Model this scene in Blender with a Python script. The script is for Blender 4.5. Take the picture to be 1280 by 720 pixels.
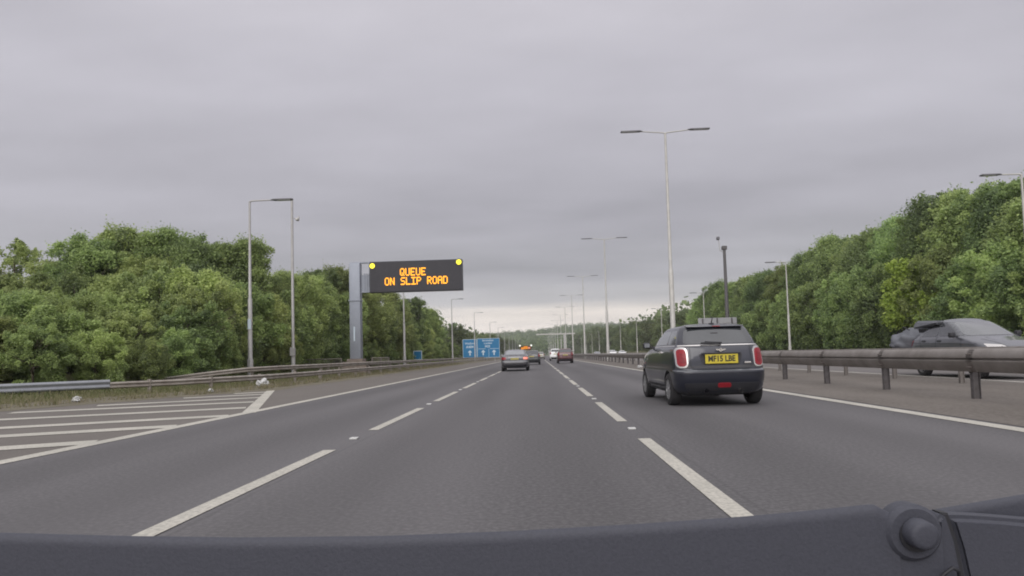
import bpy, bmesh, math, random
import numpy as np
from mathutils import Vector, Matrix
from mathutils.bvhtree import BVHTree
from mathutils.geometry import delaunay_2d_cdt

for o in list(bpy.data.objects):
    bpy.data.objects.remove(o)
sc = bpy.context.scene
COL = sc.collection
PI = math.pi
CAM_H = 1.05

# ------------------------------------------------------------------ camera
cd = bpy.data.cameras.new('camera')
cam = bpy.data.objects.new('camera', cd)
COL.objects.link(cam)
sc.camera = cam
cd.sensor_width = 36.0
cd.lens = 36.0 * 830 / 1280
cd.shift_y = 35 / 1280
cd.clip_start = 0.05
cd.clip_end = 12000
F = Vector((32, -48, -830)).normalized()          # road direction seen from the camera
R_ = Vector((1, .027, 0)); R_ = (R_ - F * R_.dot(F)).normalized()
U = R_.cross(F)
w2c = Matrix((R_, F, U)).transposed()
cam.matrix_world = Matrix.Translation((0, 0, CAM_H)) @ w2c.transposed().to_4x4()

# ------------------------------------------------------------------ world / sky
SUN_EL, SUN_AZ = math.radians(36), math.radians(195)
world = bpy.data.worlds.new('World')
sc.world = world
world.use_nodes = True
wt = world.node_tree
wt.nodes.clear()
def WN(t): return wt.nodes.new(t)
wout = WN('ShaderNodeOutputWorld'); wbg = WN('ShaderNodeBackground')
wsky = WN('ShaderNodeTexSky'); wsky.sky_type = 'NISHITA'; wsky.sun_disc = False
wsky.sun_elevation = SUN_EL; wsky.sun_rotation = SUN_AZ
wtc = WN('ShaderNodeTexCoord'); wsep = WN('ShaderNodeSeparateXYZ')
wt.links.new(wtc.outputs['Generated'], wsep.inputs[0])
def wmath(op, a, b=None, c=None):
    n = WN('ShaderNodeMath'); n.operation = op
    for i, v in enumerate((a, b, c)):
        if v is None: continue
        if isinstance(v, (int, float)): n.inputs[i].default_value = v
        else: wt.links.new(v, n.inputs[i])
    return n.outputs[0]
zc = wmath('MAXIMUM', wsep.outputs['Z'], 0.0)
den = wmath('ADD', zc, 0.10)
px = wmath('DIVIDE', wsep.outputs['X'], den)
py = wmath('DIVIDE', wsep.outputs['Y'], den)
wcomb = WN('ShaderNodeCombineXYZ')
wt.links.new(px, wcomb.inputs[0]); wt.links.new(py, wcomb.inputs[1])
def wnoise(scale, detail, off, sx=1.0):
    mp = WN('ShaderNodeMapping'); mp.inputs['Location'].default_value = off
    mp.inputs['Scale'].default_value = (sx, 1, 1)
    mp.inputs['Rotation'].default_value = (0, 0, 0.12)
    wt.links.new(wcomb.outputs[0], mp.inputs[0])
    n = WN('ShaderNodeTexNoise'); n.inputs['Scale'].default_value = scale
    n.inputs['Detail'].default_value = detail; n.inputs['Roughness'].default_value = 0.5
    wt.links.new(mp.outputs[0], n.inputs['Vector'])
    return n.outputs['Fac']
n1 = wnoise(0.55, 4, (3.1, 7.7, 0), 0.42)
n2 = wnoise(2.2, 6, (11.3, 2.2, 0), 0.6)
n3 = wnoise(0.9, 3, (5.3, 21.2, 0), 0.3)
# cloud-base altitude dependence, the edge of the grey deck wobbling with the noise
zz = wmath('ADD', zc, wmath('MULTIPLY', wmath('SUBTRACT', n3, 0.5), 0.055))
ramp = WN('ShaderNodeValToRGB')
wt.links.new(zz, ramp.inputs[0])
cr = ramp.color_ramp
cr.interpolation = 'EASE'
stops = [(0.0, (.92, .84, .76)), (0.058, (.97, .89, .81)), (0.082, (.55, .54, .55)), (0.125, (.435, .43, .46)), (0.22, (.465, .455, .50)),
         (0.38, (.56, .545, .60)), (0.50, (.64, .62, .675)), (0.75, (1.0, .98, 1.02)), (1.0, (1.25, 1.23, 1.27))]
cr.elements[0].position = 0; cr.elements[0].color = (*stops[0][1], 1)
cr.elements[1].position = 1; cr.elements[1].color = (*stops[-1][1], 1)
for p, c in stops[1:-1]:
    e = cr.elements.new(p); e.color = (*c, 1)
mod = wmath('ADD', wmath('MULTIPLY', wmath('SUBTRACT', n1, 0.5), 0.62), wmath('MULTIPLY', wmath('SUBTRACT', n2, 0.5), 0.36))
mod = wmath('ADD', mod, 1.0)
# sky brightened behind the camera, added to light the surfaces facing it
mod = wmath('MULTIPLY', mod, wmath('ADD', 1.0, wmath('MULTIPLY', wmath('MAXIMUM', wmath('MULTIPLY', wsep.outputs['Y'], -1.0), 0.0), .9)))
vm = WN('ShaderNodeVectorMath'); vm.operation = 'SCALE'
wt.links.new(ramp.outputs[0], vm.inputs[0]); wt.links.new(mod, vm.inputs['Scale'])
vs = WN('ShaderNodeVectorMath'); vs.operation = 'SCALE'; vs.inputs['Scale'].default_value = 0.05
wt.links.new(wsky.outputs[0], vs.inputs[0])
mix = WN('ShaderNodeMix'); mix.data_type = 'RGBA'; mix.inputs[0].default_value = 0.95
wt.links.new(vs.outputs[0], mix.inputs[6]); wt.links.new(vm.outputs[0], mix.inputs[7])
wt.links.new(mix.outputs[2], wbg.inputs[0]); wbg.inputs[1].default_value = 1.0
wt.links.new(wbg.outputs[0], wout.inputs[0])

sd = bpy.data.lights.new('sun', 'SUN'); sd.energy = 1.5; sd.angle = math.radians(50); sd.color = (1, .965, .93)
sun = bpy.data.objects.new('sun', sd); COL.objects.link(sun)
sun_dir = Vector((math.sin(SUN_AZ) * math.cos(SUN_EL), math.cos(SUN_AZ) * math.cos(SUN_EL), math.sin(SUN_EL)))
sun.rotation_euler = sun_dir.to_track_quat('Z', 'Y').to_euler()
sun.location = (0, -5, 40)

sc.view_settings.view_transform = 'Standard'
sc.view_settings.look = 'None'
sc.view_settings.exposure = 0.0
sc.view_settings.gamma = 1.0
sc.view_settings.use_curve_mapping = False
sc.cycles.max_bounces = 7
sc.cycles.diffuse_bounces = 5
sc.cycles.glossy_bounces = 2
sc.cycles.filter_width = 1.9
sc.cycles.transparent_max_bounces = 6

# ------------------------------------------------------------------ helpers
def tag(o, label=None, cat=None, group=None, kind=None):
    if label: o['label'] = label
    if cat: o['category'] = cat
    if group: o['group'] = group
    if kind: o['kind'] = kind
    return o
def empty(name, loc=(0, 0, 0), rz=0, label=None, cat=None, group=None):
    o = bpy.data.objects.new(name, None); COL.objects.link(o)
    o.location = loc; o.rotation_euler = (0, 0, rz); o.empty_display_size = .3
    return tag(o, label, cat, group)
def link_mesh(name, me, mat=None, parent=None, loc=None):
    o = bpy.data.objects.new(name, me); COL.objects.link(o)
    if mat is not None:
        me.materials.clear(); me.materials.append(mat)
    if parent is not None: o.parent = parent
    if loc is not None: o.location = loc
    return o
def finish(bm, name, mat, parent=None, smooth=None, loc=None):
    if smooth is not None:
        bm.normal_update()
        for f in bm.faces: f.smooth = True
        for e in bm.edges:
            if len(e.link_faces) == 2 and e.calc_face_angle(0) > smooth: e.smooth = False
    me = bpy.data.meshes.new(name); bm.to_mesh(me); bm.free()
    return link_mesh(name, me, mat, parent, loc)
def copy_tree(o, parent=None):
    c = o.copy(); COL.objects.link(c)
    if parent is not None: c.parent = parent
    for ch in list(o.children): copy_tree(ch, c)
    return c
def box(bm, x0, x1, y0, y1, z0, z1, bevel=0):
    r = bmesh.ops.create_cube(bm, size=1)
    vs_ = r['verts']
    bmesh.ops.scale(bm, vec=(x1 - x0, y1 - y0, z1 - z0), verts=vs_)
    bmesh.ops.translate(bm, vec=((x0 + x1) / 2, (y0 + y1) / 2, (z0 + z1) / 2), verts=vs_)
    if bevel:
        es = {e for v in vs_ for e in v.link_edges}
        bmesh.ops.bevel(bm, geom=list(es), offset=bevel, segments=2, affect='EDGES', profile=.5)
def tube(bm, pts, rads, n=10, cap=True):
    pts = [Vector(p) for p in pts]
    if isinstance(rads, (int, float)): rads = [rads] * len(pts)
    rings = []
    up = Vector((0, 0, 1))
    for i, p in enumerate(pts):
        if i == 0: d = pts[1] - p
        elif i == len(pts) - 1: d = p - pts[i - 1]
        else:
            d = (pts[i + 1] - p).normalized() + (p - pts[i - 1]).normalized()
            if d.length < 1e-6: d = pts[i + 1] - p
        d.normalize()
        a = d.orthogonal() if i == 0 else (a - d * a.dot(d))
        if a.length < 1e-6: a = d.orthogonal()
        a.normalize(); b = d.cross(a)
        rings.append([bm.verts.new(p + (a * math.cos(t) + b * math.sin(t)) * rads[i]) for t in [2 * PI * k / n for k in range(n)]])
    for r0, r1 in zip(rings, rings[1:]):
        for k in range(n):
            try: bm.faces.new((r0[k], r0[(k + 1) % n], r1[(k + 1) % n], r1[k]))
            except ValueError: pass
    if cap:
        bm.faces.new(rings[0][::-1]); bm.faces.new(rings[-1])
def lathe_x(bm, prof, n=28, cx=0, cy=0, cz=0):
    """revolve (x, r) points around the x axis"""
    rings = []
    for x, r in prof:
        rings.append([bm.verts.new((cx + x, cy + r * math.cos(2 * PI * k / n), cz + r * math.sin(2 * PI * k / n))) for k in range(n)])
    for a, b in zip(rings, rings[1:]):
        for k in range(n):
            bm.faces.new((a[k], a[(k + 1) % n], b[(k + 1) % n], b[k]))
    return rings
def sweep(bm, path, prof, closed=True, cap=True):
    """path: list of (x,y,z); prof: (side, up) pairs, side is to the right of travel"""
    path = [Vector(p) for p in path]
    rings = []
    for i, p in enumerate(path):
        d = (path[min(i + 1, len(path) - 1)] - path[max(i - 1, 0)]); d.z = 0; d.normalize()
        s = Vector((d.y, -d.x, 0))
        rings.append([bm.verts.new(p + s * a + Vector((0, 0, b))) for a, b in prof])
    n = len(prof)
    for r0, r1 in zip(rings, rings[1:]):
        for k in range(n if closed else n - 1):
            bm.faces.new((r0[k], r1[k], r1[(k + 1) % n], r0[(k + 1) % n]))
    if cap and closed:
        bm.faces.new(rings[0]); bm.faces.new(rings[-1][::-1])
    return rings
def sheet(name, poly, z, mat, parent=None, thick=0):
    bm = bmesh.new()
    vs_ = [bm.verts.new((x, y, z)) for x, y in poly]
    f = bm.faces.new(vs_); bm.normal_update()
    if f.normal.z < 0: f.normal_flip()
    return finish(bm, name, mat, parent)

# ------------------------------------------------------------------ materials
def mat_new(name):
    m = bpy.data.materials.new(name); m.use_nodes = True
    t = m.node_tree
    return m, t, t.nodes['Principled BSDF']
def plain(name, col, rough=.5, metal=0, spec=.5, coat=0, var=0.12, scale=6, bump=0, emit=None, es=0, dirt=None):
    m, t, b = mat_new(name)
    b.inputs['Roughness'].default_value = rough; b.inputs['Metallic'].default_value = metal
    b.inputs['Specular IOR Level'].default_value = spec
    b.inputs['Coat Weight'].default_value = coat; b.inputs['Coat Roughness'].default_value = .06
    tc = t.nodes.new('ShaderNodeTexCoord')
    n = t.nodes.new('ShaderNodeTexNoise'); n.inputs['Scale'].default_value = scale; n.inputs['Detail'].default_value = 5
    n.inputs['Roughness'].default_value = .65
    t.links.new(tc.outputs['Object'], n.inputs['Vector'])
    r = t.nodes.new('ShaderNodeValToRGB')
    r.color_ramp.elements[0].position = .3; r.color_ramp.elements[1].position = .7
    lo = dirt if dirt else tuple(c * (1 - var) for c in col)
    hi = tuple(min(1, c * (1 + var)) for c in col)
    r.color_ramp.elements[0].color = (*lo, 1); r.color_ramp.elements[1].color = (*hi, 1)
    t.links.new(n.outputs['Fac'], r.inputs[0]); t.links.new(r.outputs[0], b.inputs['Base Color'])
    if bump:
        bp = t.nodes.new('ShaderNodeBump'); bp.inputs['Strength'].default_value = bump; bp.inputs['Distance'].default_value = .01
        t.links.new(n.outputs['Fac'], bp.inputs['Height']); t.links.new(bp.outputs[0], b.inputs['Normal'])
    if emit:
        b.inputs['Emission Color'].default_value = (*emit, 1); b.inputs['Emission Strength'].default_value = es
    return m
def layered(name, c1, c2, c3, big=.15, fine=40, rough=.85, bump=.25, stretch=(1, 1, 1), tracks=None, spec=.3, seam=None):
    """ground-like surface: broad patches, fine grain; optional wheel tracks across x"""
    m, t, b = mat_new(name)
    b.inputs['Roughness'].default_value = rough; b.inputs['Specular IOR Level'].default_value = spec
    geo = t.nodes.new('ShaderNodeNewGeometry')
    mp = t.nodes.new('ShaderNodeMapping'); mp.inputs['Scale'].default_value = stretch
    t.links.new(geo.outputs['Position'], mp.inputs[0])
    def noise(s, d, src):
        n = t.nodes.new('ShaderNodeTexNoise'); n.inputs['Scale'].default_value = s; n.inputs['Detail'].default_value = d
        n.inputs['Roughness'].default_value = .6
        t.links.new(src, n.inputs['Vector']); return n.outputs['Fac']
    a = noise(big, 6, mp.outputs[0]); f = noise(fine, 3, geo.outputs['Position'])
    r = t.nodes.new('ShaderNodeValToRGB'); r.color_ramp.elements[0].position = .33; r.color_ramp.elements[1].position = .67
    r.color_ramp.elements[0].color = (*c1, 1); r.color_ramp.elements[1].color = (*c2, 1)
    t.links.new(a, r.inputs[0])
    mx = t.nodes.new('ShaderNodeMix'); mx.data_type = 'RGBA'
    rr = t.nodes.new('ShaderNodeValToRGB'); rr.color_ramp.elements[0].position = .42; rr.color_ramp.elements[1].position = .72
    rr.color_ramp.elements[0].color = (0, 0, 0, 1); rr.color_ramp.elements[1].color = (.75, .75, .75, 1)
    t.links.new(f, rr.inputs[0]); t.links.new(rr.outputs[0], mx.inputs[0])
    t.links.new(r.outputs[0], mx.inputs[6]); mx.inputs[7].default_value = (*c3, 1)
    out = mx.outputs[2]
    def M(op, x, y=None):
        n = t.nodes.new('ShaderNodeMath'); n.operation = op
        for i, v in enumerate((x, y)):
            if v is None: continue
            if isinstance(v, (int, float)): n.inputs[i].default_value = v
            else: t.links.new(v, n.inputs[i])
        return n.outputs[0]
    if tracks:
        sp = t.nodes.new('ShaderNodeSeparateXYZ'); t.links.new(geo.outputs['Position'], sp.inputs[0])
        x0, lane, amt = tracks
        # two wheel tracks in each lane, wandering slightly
        wob = M('MULTIPLY', M('SUBTRACT', a, .5), .5)
        xx = M('ADD', M('ADD', sp.outputs['X'], -x0), wob)
        cs = M('COSINE', M('MULTIPLY', xx, 4 * PI / lane))
        k = M('ADD', M('MULTIPLY', cs, amt), 1.0)
        sc_ = t.nodes.new('ShaderNodeVectorMath'); sc_.operation = 'SCALE'
        t.links.new(out, sc_.inputs[0]); t.links.new(k, sc_.inputs['Scale'])
        out = sc_.outputs[0]
        if seam:
            for xs in seam:
                dx = M('ABSOLUTE', M('SUBTRACT', M('ADD', sp.outputs['X'], M('MULTIPLY', wob, .08)), xs))
                s = M('LESS_THAN', dx, .018)
                k2 = M('SUBTRACT', 1.0, M('MULTIPLY', s, .10))
                q = t.nodes.new('ShaderNodeVectorMath'); q.operation = 'SCALE'
                t.links.new(out, q.inputs[0]); t.links.new(k2, q.inputs['Scale']); out = q.outputs[0]
    t.links.new(out, b.inputs['Base Color'])
    bp = t.nodes.new('ShaderNodeBump'); bp.inputs['Strength'].default_value = bump; bp.inputs['Distance'].default_value = .006
    t.links.new(f, bp.inputs['Height']); t.links.new(bp.outputs[0], b.inputs['Normal'])
    return m
M_asph = layered('asphalt', (.074, .071, .073), (.113, .108, .111), (.142, .136, .138), .35, 26, .84, .2, (1, .10, 1), (-2.45, 3.7, .085), .25, (-2.30, 1.42))
M_asph2 = layered('asphalt_far_side', (.12, .11, .108), (.145, .133, .128), (.17, .158, .15), .2, 45, .85, .3, (1, .12, 1), (12.6, 3.65, .04))
M_should = layered('shoulder_asphalt', (.108, .097, .088), (.138, .124, .112), (.165, .15, .135), .35, 40, .9, .4, (1, .4, 1))
M_reserve = layered('reserve_surface', (.098, .086, .075), (.142, .126, .112), (.19, .17, .15), .8, 12, .95, .6, (1, .45, 1))
M_grass = layered('verge_grass', (.060, .075, .024), (.125, .115, .050), (.17, .15, .09), .7, 14, .95, .8)
M_dirt = layered('verge_dirt', (.12, .103, .078), (.17, .148, .112), (.10, .105, .055), 1.1, 18, .95, .8)
M_hill = layered('hill_cover', (.065, .088, .040), (.10, .125, .052), (.08, .10, .045), .02, .25, .95, .6)
M_paint = layered('road_paint', (.40, .385, .335), (.50, .475, .415), (.22, .21, .19), .9, 30, .7, .2)
M_rail = plain('weathered_galvanised', (.30, .275, .245), .62, .25, .4, scale=2.2, var=.16, bump=.1, dirt=(.20, .17, .145))
M_railc = plain('dirty_galvanised', (.215, .198, .184), .65, .2, .4, scale=1.6, var=.15, bump=.1, dirt=(.15, .132, .118))
M_postc = plain('rusty_post_steel', (.125, .118, .12), .75, .2, .3, scale=7, var=.2, dirt=(.085, .075, .07))
M_joint = plain('joint_steel', (.17, .155, .145), .7, .2, .3, scale=5, var=.25, dirt=(.11, .09, .078))
M_railnew = plain('grey_steel_beam', (.24, .25, .27), .5, .4, .5, scale=3, var=.12)
M_col = plain('column_grey', (.40, .39, .38), .55, .25, .4, scale=2.5, var=.12)
M_colc = plain('column_pale', (.46, .45, .42), .55, .2, .4, scale=2.5, var=.12)
M_lamp = plain('lamp_head_grey', (.13, .13, .14), .5, .2)
M_lens = plain('lamp_lens', (.45, .45, .44), .25)
M_gantry = plain('gantry_grey', (.27, .29, .33), .5, .3, .4, scale=1.5, var=.07)
M_disp = plain('sign_face_black', (.035, .034, .040), .45, 0, .35, scale=9, var=.15)
M_dispedge = plain('sign_case_dark', (.06, .06, .068), .5)
M_led = plain('led_amber', (.9, .35, .02), .5, var=0, emit=(1.0, .48, .012), es=1.05)
M_beacon = plain('beacon_amber', (.9, .8, .05), .5, var=0, emit=(1.0, .86, .03), es=1.1)
M_brick = plain('plinth_concrete', (.20, .165, .14), .9, scale=5, var=.2, bump=.3)
M_blue = plain('sign_blue', (.005, .14, .30), .5, scale=2, var=.08)
M_white = plain('sign_white', (.50, .58, .64), .5, var=.03)
M_signback = plain('sign_back_grey', (.33, .33, .34), .6, .2, var=.08)
M_mast = plain('mast_dark', (.09, .085, .085), .6, .1)
M_tyre = plain('tyre_rubber', (.028, .027, .028), .85, 0, .3, scale=20)
M_rim = plain('alloy_rim', (.36, .36, .37), .35, .7, scale=12)
M_glass = plain('car_glass', (.030, .033, .036), .06, 0, .9, coat=.6, scale=1.2, var=.3)
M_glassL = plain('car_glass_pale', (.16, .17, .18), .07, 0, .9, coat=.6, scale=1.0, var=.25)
M_trim = plain('black_trim', (.022, .022, .026), .6, scale=15)
M_chrome = plain('chrome', (.62, .60, .58), .22, .85, var=.03)
M_red = plain('tail_lens_red', (.25, .012, .020), .3, 0, .4, coat=.2, scale=18, var=.22)
M_redlit = plain('tail_lens_lit', (.8, .25, .18), .3, emit=(1.0, .34, .24), es=.42, var=.05)
M_redin = plain('tail_lens_inner', (.20, .012, .018), .3, 0, .4, coat=.2, scale=30, var=.3)
M_plate_far = plain('number_plate_hazed', (.38, .33, .10), .6, scale=9, var=.1)  # plates of far cars, distance haze mixed into the yellow
M_plate = plain('number_plate_yellow', (.54, .44, .04), .45, scale=9, var=.08)
M_ink = plain('plate_ink', (.03, .03, .02), .5)
M_litter = plain('litter_white', (.44, .44, .43), .5, scale=9, var=.3)
M_bark = plain('bark', (.085, .068, .05), .95, scale=4, var=.3, bump=.4)
M_wiper = plain('wiper_plastic', (.054, .056, .070), .6, 0, .35, scale=420, var=.10, bump=.12)
M_cowl = plain('cowl_plastic', (.035, .036, .043), .7, scale=10)
def paint(name, col, coat=1.0, flake=.15):
    return plain(name, col, .38, flake, .5, coat, .06, 3)

def leaf_mat(name, c1, c2, c3, hueamt=.02):
    m, t, b = mat_new(name)
    a = t.nodes.new('ShaderNodeAttribute'); a.attribute_name = 'tint'
    r = t.nodes.new('ShaderNodeValToRGB')
    r.color_ramp.elements[0].position = 0; r.color_ramp.elements[0].color = (*c1, 1)
    r.color_ramp.elements[1].position = 1; r.color_ramp.elements[1].color = (*c3, 1)
    e = r.color_ramp.elements.new(.5); e.color = (*c2, 1)
    t.links.new(a.outputs['Fac'], r.inputs[0])
    oi = t.nodes.new('ShaderNodeObjectInfo')
    hs = t.nodes.new('ShaderNodeHueSaturation')
    mr = t.nodes.new('ShaderNodeMapRange'); mr.inputs['To Min'].default_value = .5 - hueamt; mr.inputs['To Max'].default_value = .5 + hueamt * .55
    mv = t.nodes.new('ShaderNodeMapRange'); mv.inputs['To Min'].default_value = .76; mv.inputs['To Max'].default_value = 1.34
    ml = t.nodes.new('ShaderNodeMath'); ml.operation = 'FRACT'
    mk = t.nodes.new('ShaderNodeMath'); mk.operation = 'MULTIPLY'; mk.inputs[1].default_value = 7.31
    t.links.new(oi.outputs['Random'], mr.inputs[0]); t.links.new(oi.outputs['Random'], mk.inputs[0])
    t.links.new(mk.outputs[0], ml.inputs[0]); t.links.new(ml.outputs[0], mv.inputs[0])
    t.links.new(mr.outputs[0], hs.inputs['Hue']); t.links.new(mv.outputs[0], hs.inputs['Value'])
    t.links.new(r.outputs[0], hs.inputs['Color'])
    b.inputs['Roughness'].default_value = .6; b.inputs['Specular IOR Level'].default_value = .25
    t.links.new(hs.outputs[0], b.inputs['Base Color'])
    tr = t.nodes.new('ShaderNodeBsdfTranslucent'); t.links.new(hs.outputs[0], tr.inputs['Color'])
    mx = t.nodes.new('ShaderNodeMixShader'); mx.inputs[0].default_value = .42
    t.links.new(b.outputs[0], mx.inputs[1]); t.links.new(tr.outputs[0], mx.inputs[2])
    t.links.new(mx.outputs[0], t.nodes['Material Output'].inputs['Surface'])
    return m
M_leaf = leaf_mat('leaves_mid', (.155, .200, .095), (.245, .315, .115), (.36, .44, .16))
M_leafR = leaf_mat('leaves_bright', (.150, .205, .100), (.235, .320, .125), (.35, .45, .16))
M_leafY = leaf_mat('leaves_yellow', (.20, .27, .055), (.28, .37, .07), (.36, .44, .11), .005)
M_leafFar = leaf_mat('leaves_far', (.095, .125, .062), (.140, .180, .080), (.20, .24, .105))
M_blade = leaf_mat('grass_blades', (.10, .125, .045), (.155, .155, .075), (.22, .19, .125))

# ------------------------------------------------------------------ ground and roads
def ground_h(x, y):
    h = -.04
    e = -9.9 if y > 24 else -9.9 - (24 - max(y, -20)) * .47
    if x < e: h += min(.07, (e - x) * .15) + max(0, min(1.1, (e - 3.2 - x) * .10))
    if x > 27.0: h += min(3.0, (x - 27.0) * .16)
    if y > 500:
        t = min(1, (y - 500) / 700); t = t * t * (3 - 2 * t)
        h += t * (27 + 6 * math.sin(x * .006 + 1.1) + 4 * math.sin(x * .017) ) * (1 if abs(x) < 900 else max(.5, 1 - (abs(x) - 900) / 2500))
    return h
xs = [-2000, -1500, -1100, -800, -600, -450, -330, -240, -170, -120, -85, -60, -45, -36, -30, -26, -23, -20, -18, -16.5, -15, -14, -13, -12, -11, -10.4, -9.9, -8, 0, 8, 16, 26.5, 27, 28, 30, 34, 40, 48, 60, 85, 120, 170, 240, 330, 450, 600, 800, 1100, 1500, 2000]
ys = [-200, -60, -20, 0, 6, 12, 16, 20, 24, 28, 34, 40, 50, 65, 85, 110, 150, 200, 260, 340, 420, 500, 560, 620, 680, 740, 800, 860, 920, 980, 1040, 1100, 1150, 1200, 1300, 1600]
bm = bmesh.new()
gv = [[bm.verts.new((x, y, ground_h(x, y))) for x in xs] for y in ys]
JS = ys.index(500)
for j in range(JS):
    for i in range(len(xs) - 1):
        bm.faces.new((gv[j][i], gv[j][i + 1], gv[j + 1][i + 1], gv[j + 1][i]))
bmh = bmesh.new()
gv = [[bmh.verts.new((x, y, ground_h(x, y))) for x in xs] for y in ys[JS:]]
for j in range(len(gv) - 1):
    for i in range(len(xs) - 1):
        bmh.faces.new((gv[j][i], gv[j][i + 1], gv[j + 1][i + 1], gv[j + 1][i]))
hl = finish(bmh, 'hills', M_hill, smooth=1.5); tag(hl, kind='structure')
for v in [v for v in bm.verts if not v.link_faces]: bm.verts.remove(v)
gr = finish(bm, 'ground', M_grass, smooth=1.5); tag(gr, kind='structure')

LE, L1, L2, RE = -6.05, -2.45, 1.25, 5.70
FAR = 640
road = sheet('carriageway', [(-6.2, -30), (5.95, -30), (5.95, FAR), (-6.2, FAR)], 0, M_asph); tag(road, kind='structure')
hs_ = sheet('hard_shoulder', [(-6.2, -30), (-6.2, FAR), (-9.9, FAR), (-9.9, 24), (-13.3, 16.6), (-20, 2.5), (-34, -30)], 0, M_should); tag(hs_, kind='structure')
cr_ = sheet('central_reserve', [(5.95, -30), (12.15, -30), (12.15, FAR), (5.95, FAR)], .004, M_reserve); tag(cr_, kind='structure')
opp = sheet('opposite_carriageway', [(12.15, -30), (26.6, -30), (26.6, FAR), (12.15, FAR)], 0, M_asph2); tag(opp, kind='structure')
# dirt margins either side of the shoulder edge
bm = bmesh.new()
random.seed(4)
edge = [(-34, -30), (-20, 2.5), (-16.6, 9.6), (-13.3, 16.6), (-11.6, 20.4), (-9.9, 24), (-9.9, 40), (-9.9, 80), (-9.9, 160), (-9.9, 400)]
def interp_edge(t):
    k = int(t); k = min(k, len(edge) - 2); u = t - k
    return (edge[k][0] * (1 - u) + edge[k + 1][0] * u, edge[k][1] * (1 - u) + edge[k + 1][1] * u)
prev = None
for i in range(0, (len(edge) - 1) * 14 + 1):
    x, y = interp_edge(i / 14)
    a = bm.verts.new((x + .08 + random.uniform(0, .4), y, .005)); b_ = bm.verts.new((x - 1.5 - random.uniform(0, .5), y, .09))
    if prev: bm.faces.new((prev[0], a, b_, prev[1]))
    prev = (a, b_)
vd = finish(bm, 'verge_edge', M_dirt); tag(vd, kind='structure')
bm = bmesh.new()
def quad(bm, pts, z=.006):
    f = bm.faces.new([bm.verts.new((x, y, z)) for x, y in pts]); f.normal_update()
    if f.normal.z < 0: f.normal_flip()
def strip(bm, x0, y0, x1, y1, w, z=.006, horiz=False):
    d = Vector((x1 - x0, y1 - y0)).normalized(); s = Vector((-d.y, d.x)) * w / 2
    quad(bm, [(x0 + s.x, y0 + s.y), (x0 - s.x, y0 - s.y), (x1 - s.x, y1 - s.y), (x1 + s.x, y1 + s.y)], z)
strip(bm, LE, -10, LE, FAR, .25)
strip(bm, RE, -10, RE, FAR, .25)
for xl, start in ((L1, 3.72), (L2, 4.13)):
    y = start - 6.05 * 2
    while y < 420:
        strip(bm, xl, y, xl, y + 4.0, .15)
        y += 6.05
# hatching in the closed hard shoulder
hatch = [(-9.0, 5.3, -6.15, 6.9), (-9.6, 7.35, -6.15, 9.05), (-10.6, 9.1, -6.15, 11.1), (-11.6, 10.6, -6.15, 13.0), (-12.3, 12.9, -6.75, 15.15), (-12.5, 15.35, -7.5, 17.3),
         (-11.75, 17.35, -8.2, 19.35), (-10.9, 20.1, -8.85, 21.2), (-10.25, 22.1, -9.3, 22.75)]
for h_ in hatch: strip(bm, *h_, .52, .0065)
strip(bm, -6.0, 13.6, -9.65, 23.7, .28, .007)
for xl in (12.45, 23.2): strip(bm, xl, -10, xl, FAR, .2)
for xl in (16.05, 19.65):
    y = 3
    while y < 420: strip(bm, xl, y, xl, y + 2, .15); y += 9
mk = finish(bm, 'road_marking', M_paint, road)
# ------------------------------------------------------------------ road studs (things one could lift)
M_stud = plain('stud_white', (.50, .50, .48), .4)
bm = bmesh.new(); box(bm, -.05, .05, -.06, .06, 0, .022, .006)
stud0 = finish(bm, 'road_stud', M_stud)
k = 0
for xl, start in ((L1, 3.72), (L2, 4.13)):
    for i in range(1, 7):
        o = stud0 if k == 0 else stud0.copy()
        if k: COL.objects.link(o)
        o.location = (xl, start - 1.02 + 6.05 * i, .001)
        tag(o, 'small pale reflective stud in a gap of the dashed lane line', 'road stud', 'road studs along the dashed lane lines'); k += 1

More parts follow.
